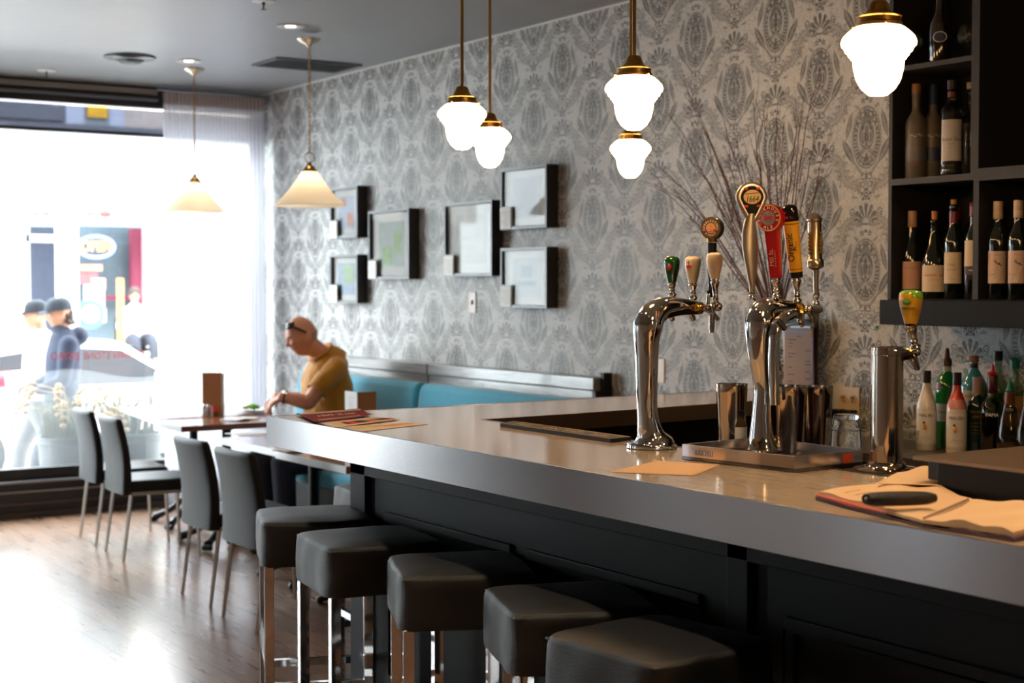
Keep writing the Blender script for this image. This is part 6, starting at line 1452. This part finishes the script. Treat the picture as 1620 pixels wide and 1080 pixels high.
m_=MB(); m_.add([Vector((x,y*(.80-.16*(z-.96)/.5)*.92,z+.008)) for x,z in ((.40,1.36),(.93,1.01)) for y in (-1,1)],[(0,1,3,2)]); m_.build('windscreen',CGL,car,flat=True,solid=.004)
for x in (-1.30,1.32):
    for sd in (-1,1):
        wq=MB().lathe([(0,-.10),(.20,-.10),(.31,-.09),(.32,-.07),(.32,.07),(.31,.09),(.20,.09),(0,.08)],32,Matrix.Translation((x,sd*.79,.32))@Matrix.Rotation(PI/2,4,'X')).build('wheel',pm('tyre_rubber','1b1b1c',.7),car)
        MB().lathe([(0,.03),(.18,.03),(.20,.0)],10,Matrix.Translation((x,sd*.90,.32))@Matrix.Rotation(PI/2 if sd>0 else -PI/2,4,'X')).build('hubcap',STEEL,wq)
MB().box(2.0,2.13,-.75,-.45,.62,.74).box(2.0,2.13,.45,.75,.62,.74).build('headlamp',pm('lamp_lens','c9cfd2',.1),car,bevel=.03)
MB().box(.55,.72,-.99,-.86,1.0,1.11).box(.55,.72,.86,.99,1.0,1.11).build('door_mirror',CARP,car,bevel=.03)
# ---- far side of the street
FY=24.0
bld=thing('shop_building','white shop front across the street with an OPEN sign and posters in its window','building',(7,FY,GZ))
WHF=pm('white_painted_facade','dcdad6',.8,0,.04,3); BEI=pm('beige_stone','b9afa3',.8,0,.08,3)
def fp(px,py): return at(px,py,y=FY)
xL,xM0,xM1=fp(-260,400).x,fp(106,400).x,fp(125,400).x
def frect(mb,x0,x1,z0,z1,y0=0,d=.3): return mb.box(x0,x1,FY+y0,FY+y0+d,z0,z1)
fw1=MB()
zt=fp(0,360).z; zb=fp(100,542).z
w1=MB(); X=[fp(p,420).x for p in (18,42,106,125,262,285)]
frect(w1,-6,22,2.72,4.05,0,.4)       # sign band / upper wall
frect(w1,-6,22,GZ,.62,0,.4)
for a,b in ((X[0],X[1]),(X[2],X[3]),(X[4],X[5]),(13.2,13.7),(1.0,1.4)): frect(w1,a,b,.55,2.75,0,.4)
w1.build('white_wall',WHF,bld,world=True,bevel=.02)
frect(MB(),-6,22,4.05,7.5,.1,.4).build('upper_wall',BEI,bld,world=True)
frect(MB(),-6,fp(100,190).x,4.15,7.2,.02,.1).build('dark_cornice',pm('slate_blue_cladding','63676d',.7,0,.15,4),bld,world=True)
m_=MB(); 
for a,b in ((104,132),(172,196)): frect(m_,fp(a,170).x,fp(b,170).x,4.1,6.5,-.02,.12)
m_.build('pale_blue_pilaster',pm('pale_blue_grey','aab4c2',.7),bld,world=True)
frect(MB(),fp(132,170).x,fp(172,170).x,4.1,5.6,.0,.1).build('upper_window',pm('upper_window_glass','8e989c',.2),bld,world=True)
frect(MB(),fp(137,170).x,fp(168,170).x,fp(150,186).z,fp(150,152).z,-.06,.05).build('yellow_sign',pm('yellow_sign','e0ac2c',.6,0,.2,4),bld,world=True)
frect(MB(),-6,22,3.98,4.10,-.1,.2).build('grey_ledge',pm('slate_blue_cladding','63676d',.7,0,.15,4),bld,world=True)
# awning band
aw=MB(); frect(aw,fp(120,350).x,fp(262,350).x,fp(150,358).z,fp(150,338).z,-.35,.35); frect(aw,fp(-80,350).x,fp(86,350).x,fp(50,358).z,fp(50,338).z,-.35,.35)
aw.build('awning',pm('blue_grey_awning','7d8ea2',.8,0,.1,3),bld,world=True)
rd=MB()
for p0,p1 in ((42,52),(57,68),(125,137),(145,166)):
    a=fp(p0,345); b=fp(p1,345); rd.ball(((a.x+b.x)/2,FY-.36,a.z+.06),(b.x-a.x)/2,14,8,sc_=(1,.1,.5))
rd.build('red_sign_letters',pm('bright_red','d8302c',.5),bld,world=True)
wl=MB().txt('BURGERS',.26,lambda x,y,z:Vector((fp(218,345).x+x*.62,FY-.37-z,fp(218,345).z+y))); wl.build('white_sign_letters',WHITEP,bld,world=True)
rl=MB().txt('F  & V & ROT',.30,lambda x,y,z:Vector((fp(150,304).x+x*.75,FY-.02-z,fp(150,305).z+y)),ext=.01); rl.build('red_wall_letters',pm('bright_red','d8302c',.5),bld,world=True)
# glazed bays: dim interiors
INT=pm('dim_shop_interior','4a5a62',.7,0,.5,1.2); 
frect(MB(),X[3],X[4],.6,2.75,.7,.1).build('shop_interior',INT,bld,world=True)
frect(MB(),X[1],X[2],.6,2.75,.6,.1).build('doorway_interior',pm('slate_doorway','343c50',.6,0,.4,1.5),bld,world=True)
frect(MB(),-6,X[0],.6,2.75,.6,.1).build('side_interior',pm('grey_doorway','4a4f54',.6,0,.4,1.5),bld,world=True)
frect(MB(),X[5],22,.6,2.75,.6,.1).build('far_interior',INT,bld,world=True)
df=MB(); frect(df,fp(50,400).x,fp(57,400).x,.6,2.5,.35,.1); frect(df,fp(50,400).x,X[2],fp(80,382).z,fp(80,370).z,.35,.1); df.build('door_frame',WHF,bld,world=True)
mr_=MB(); frect(mr_,fp(222,440).x,fp(238,440).x,.6,2.5,.4,.15); frect(mr_,fp(170,440).x,fp(222,440).x,fp(200,475).z,fp(200,468).z,.5,.1); mr_.build('maroon_curtain',pm('maroon_cloth','6a2038',.8),bld,world=True)
frect(MB(),fp(240,440).x,X[4],.6,2.5,.45,.1).build('pink_curtain',pm('pale_pink_cloth','c9a9b4',.8),bld,world=True)
os_=thing('open_sign','lit oval OPEN sign in the shop window across the street','sign',fp(155,390))
c=fp(155,390); 
MB().tube([(c.x+.30*math.cos(k*PI/16),FY+.1,c.z+.17*math.sin(k*PI/16)) for k in range(32)],.022,6,closed=True).build('blue_neon_ring',emm('blue_neon','6a86ff',4),os_,world=True)
MB().txt('OPEN',.23,lambda x,y,z:Vector((c.x+x*.85,FY+.08-z,c.z+y)),ext=.015).build('open_letters',emm('orange_neon','ff7a3c',6),os_,world=True)
# posters
def poster(p0,q0,p1,q1,c_,lb,y=.2):
    a=fp(p0,q0); b=fp(p1,q1); o=MB().box(a.x,b.x,FY+y,FY+y+.02,b.z,a.z).build('poster',pm('poster_'+c_,c_,.6,0,.4,5)); return tag(o,lb,'poster','posters in the shop window across the street')
poster(134,418,168,428,'c98f6a','tan strip poster under the OPEN sign across the street'); poster(133,432,160,448,'c94f52','red poster low under the OPEN sign across the street'); poster(150,440,172,458,'d8a08c','pink poster overlapping the red one across the street',.17)
poster(158,488,174,510,'d9b7a0','small cream poster right of the blue round sign'); poster(140,450,172,485,'ded8c8','cream poster in the middle of the shop window across the street',.22)
c2_=fp(147,497); t=thing('round_sign','blue round sign with a white centre in the shop window','sign',(c2_.x,FY+.15,c2_.z))
MB().lathe([(.0,0),(.24,0),(.24,.02),(0,.02)],28,Matrix.Rotation(PI/2,4,'X')).build('sign_disc',pm('sign_blue','4f7fd0',.5),t); MB().lathe([(.0,.021),(.14,.021),(.14,.03),(0,.03)],20,Matrix.Rotation(PI/2,4,'X')).build('sign_centre',WHITEP,t)
tag(MB().tube([at(190,440,y=18.5),Vector((at(190,440,y=18.5).x,18.5,GZ-.12))],.045,10).build('orange_post',pm('orange_post','e08a4a',.6)),'thin orange post standing in the street left of the seated person','post')
# seated person across the street
sp=at(213,490,y=22.6); t=thing('person','person in a white shirt sitting at a table across the street','person',(sp.x,22.6,GZ),0)
b=MB(); Mh2=basis((0,0,sp.z-GZ+.22),(-.2,-1,0),(0,0,1)); hp=head_pts(Mh2,1.0); b.v+=hp.v; b.f+=hp.f
hz=sp.z-GZ+.22
limb(b,[(0,0,hz-.1),(0,0,hz-.2)],[.055,.06]); limb(b,[(0,0,hz-.25),(0,0,hz-.5),(0,.02,hz-.72)],[.12,.14,.15])
for sd in (-1,1): 
    limb(b,[(sd*.17,0,hz-.25),(sd*.24,-.05,hz-.5),(sd*.1,-.28,hz-.48)],[.055,.045,.032]); hand(b,(sd*.1,-.28,hz-.48),(-sd*.4,-1,0),(0,0,-1),.5,thumb_side=sd)
    limb(b,[(sd*.1,0,hz-.72),(sd*.14,-.42,hz-.72),(sd*.14,-.42,.08)],[.08,.06,.045])
remesh(b.build('body',SKINP,t),.014,1)
s_=MB(); limb(s_,[(0,0,hz-.25),(0,0,hz-.5),(0,.02,hz-.7)],[.14,.155,.165])
for sd in (-1,1): limb(s_,[(sd*.17,0,hz-.25),(sd*.24,-.05,hz-.5),(sd*.15,-.2,hz-.49)],[.075,.06,.05])
remesh(s_.build('white_shirt',pm('white_jersey','d8d4d0',.8),t),.016,1)
MB().ball(Mh2@Vector((-.01,0,.035)),.105,20,14,Mh2.to_3x3().to_4x4(),(1,.85,1)).build('dark_hair',pm('dark_brown_hair','33261f',.7),t)
p_=MB()
for sd in (-1,1): limb(p_,[(sd*.1,0,hz-.72),(sd*.14,-.42,hz-.72),(sd*.14,-.42,.1)],[.1,.08,.06])
p_.build('trousers',pm('dark_trousers','2a2d38',.8),t)
cs=thing('street_chair','simple chair under the person across the street','chair',(sp.x,22.65,GZ))
MB().box(-.22,.22,-.22,.22,hz-.86,hz-.80).box(-.22,.22,.2,.24,hz-.8,hz-.35).build('seat_and_back',BLACKP,cs)
for x in (-.2,.2):
    for y in (-.2,.2): MB().box(x-.02,x+.02,y-.02,y+.02,0,hz-.86).build('leg',BLACKP,cs)
ts=thing('street_table','small white table in front of the person across the street','table',(sp.x-.1,22.0,GZ))
MB().box(-.45,.45,-.3,.3,.74,.78).build('tabletop',WHITEP,ts); MB().tube([(0,0,0),(0,0,.74)],.04,12).build('table_leg',WHITEP,ts)

# ---- details that belong to a part hang under that part
last={}; pend=[]
for o in BUILT:
    n=o.name.split('.')[0]; p=o.parent
    if p is None: continue
    if n in ('tap_handle','paper_label','badge_body','title_card','badge'): last[(p,n)]=o
    if n=='handle_foot': pend.append((p,o))
    if n=='tap_handle':
        for q,f in [x for x in pend if x[0]==p]: f.parent=o
        pend=[x for x in pend if x[0]!=p]
    if (n.startswith(('badge','handle_','tree_emblem')) or n in ('cap_lettering','green_top')) and n!='handle_foot' and (p,'tap_handle') in last: o.parent=last[(p,'tap_handle')]
    if n=='label_lettering' and (p,'paper_label') in last: o.parent=last[(p,'paper_label')]
    if n in ('card_print',) and (p,'title_card') in last: o.parent=last[(p,'title_card')]
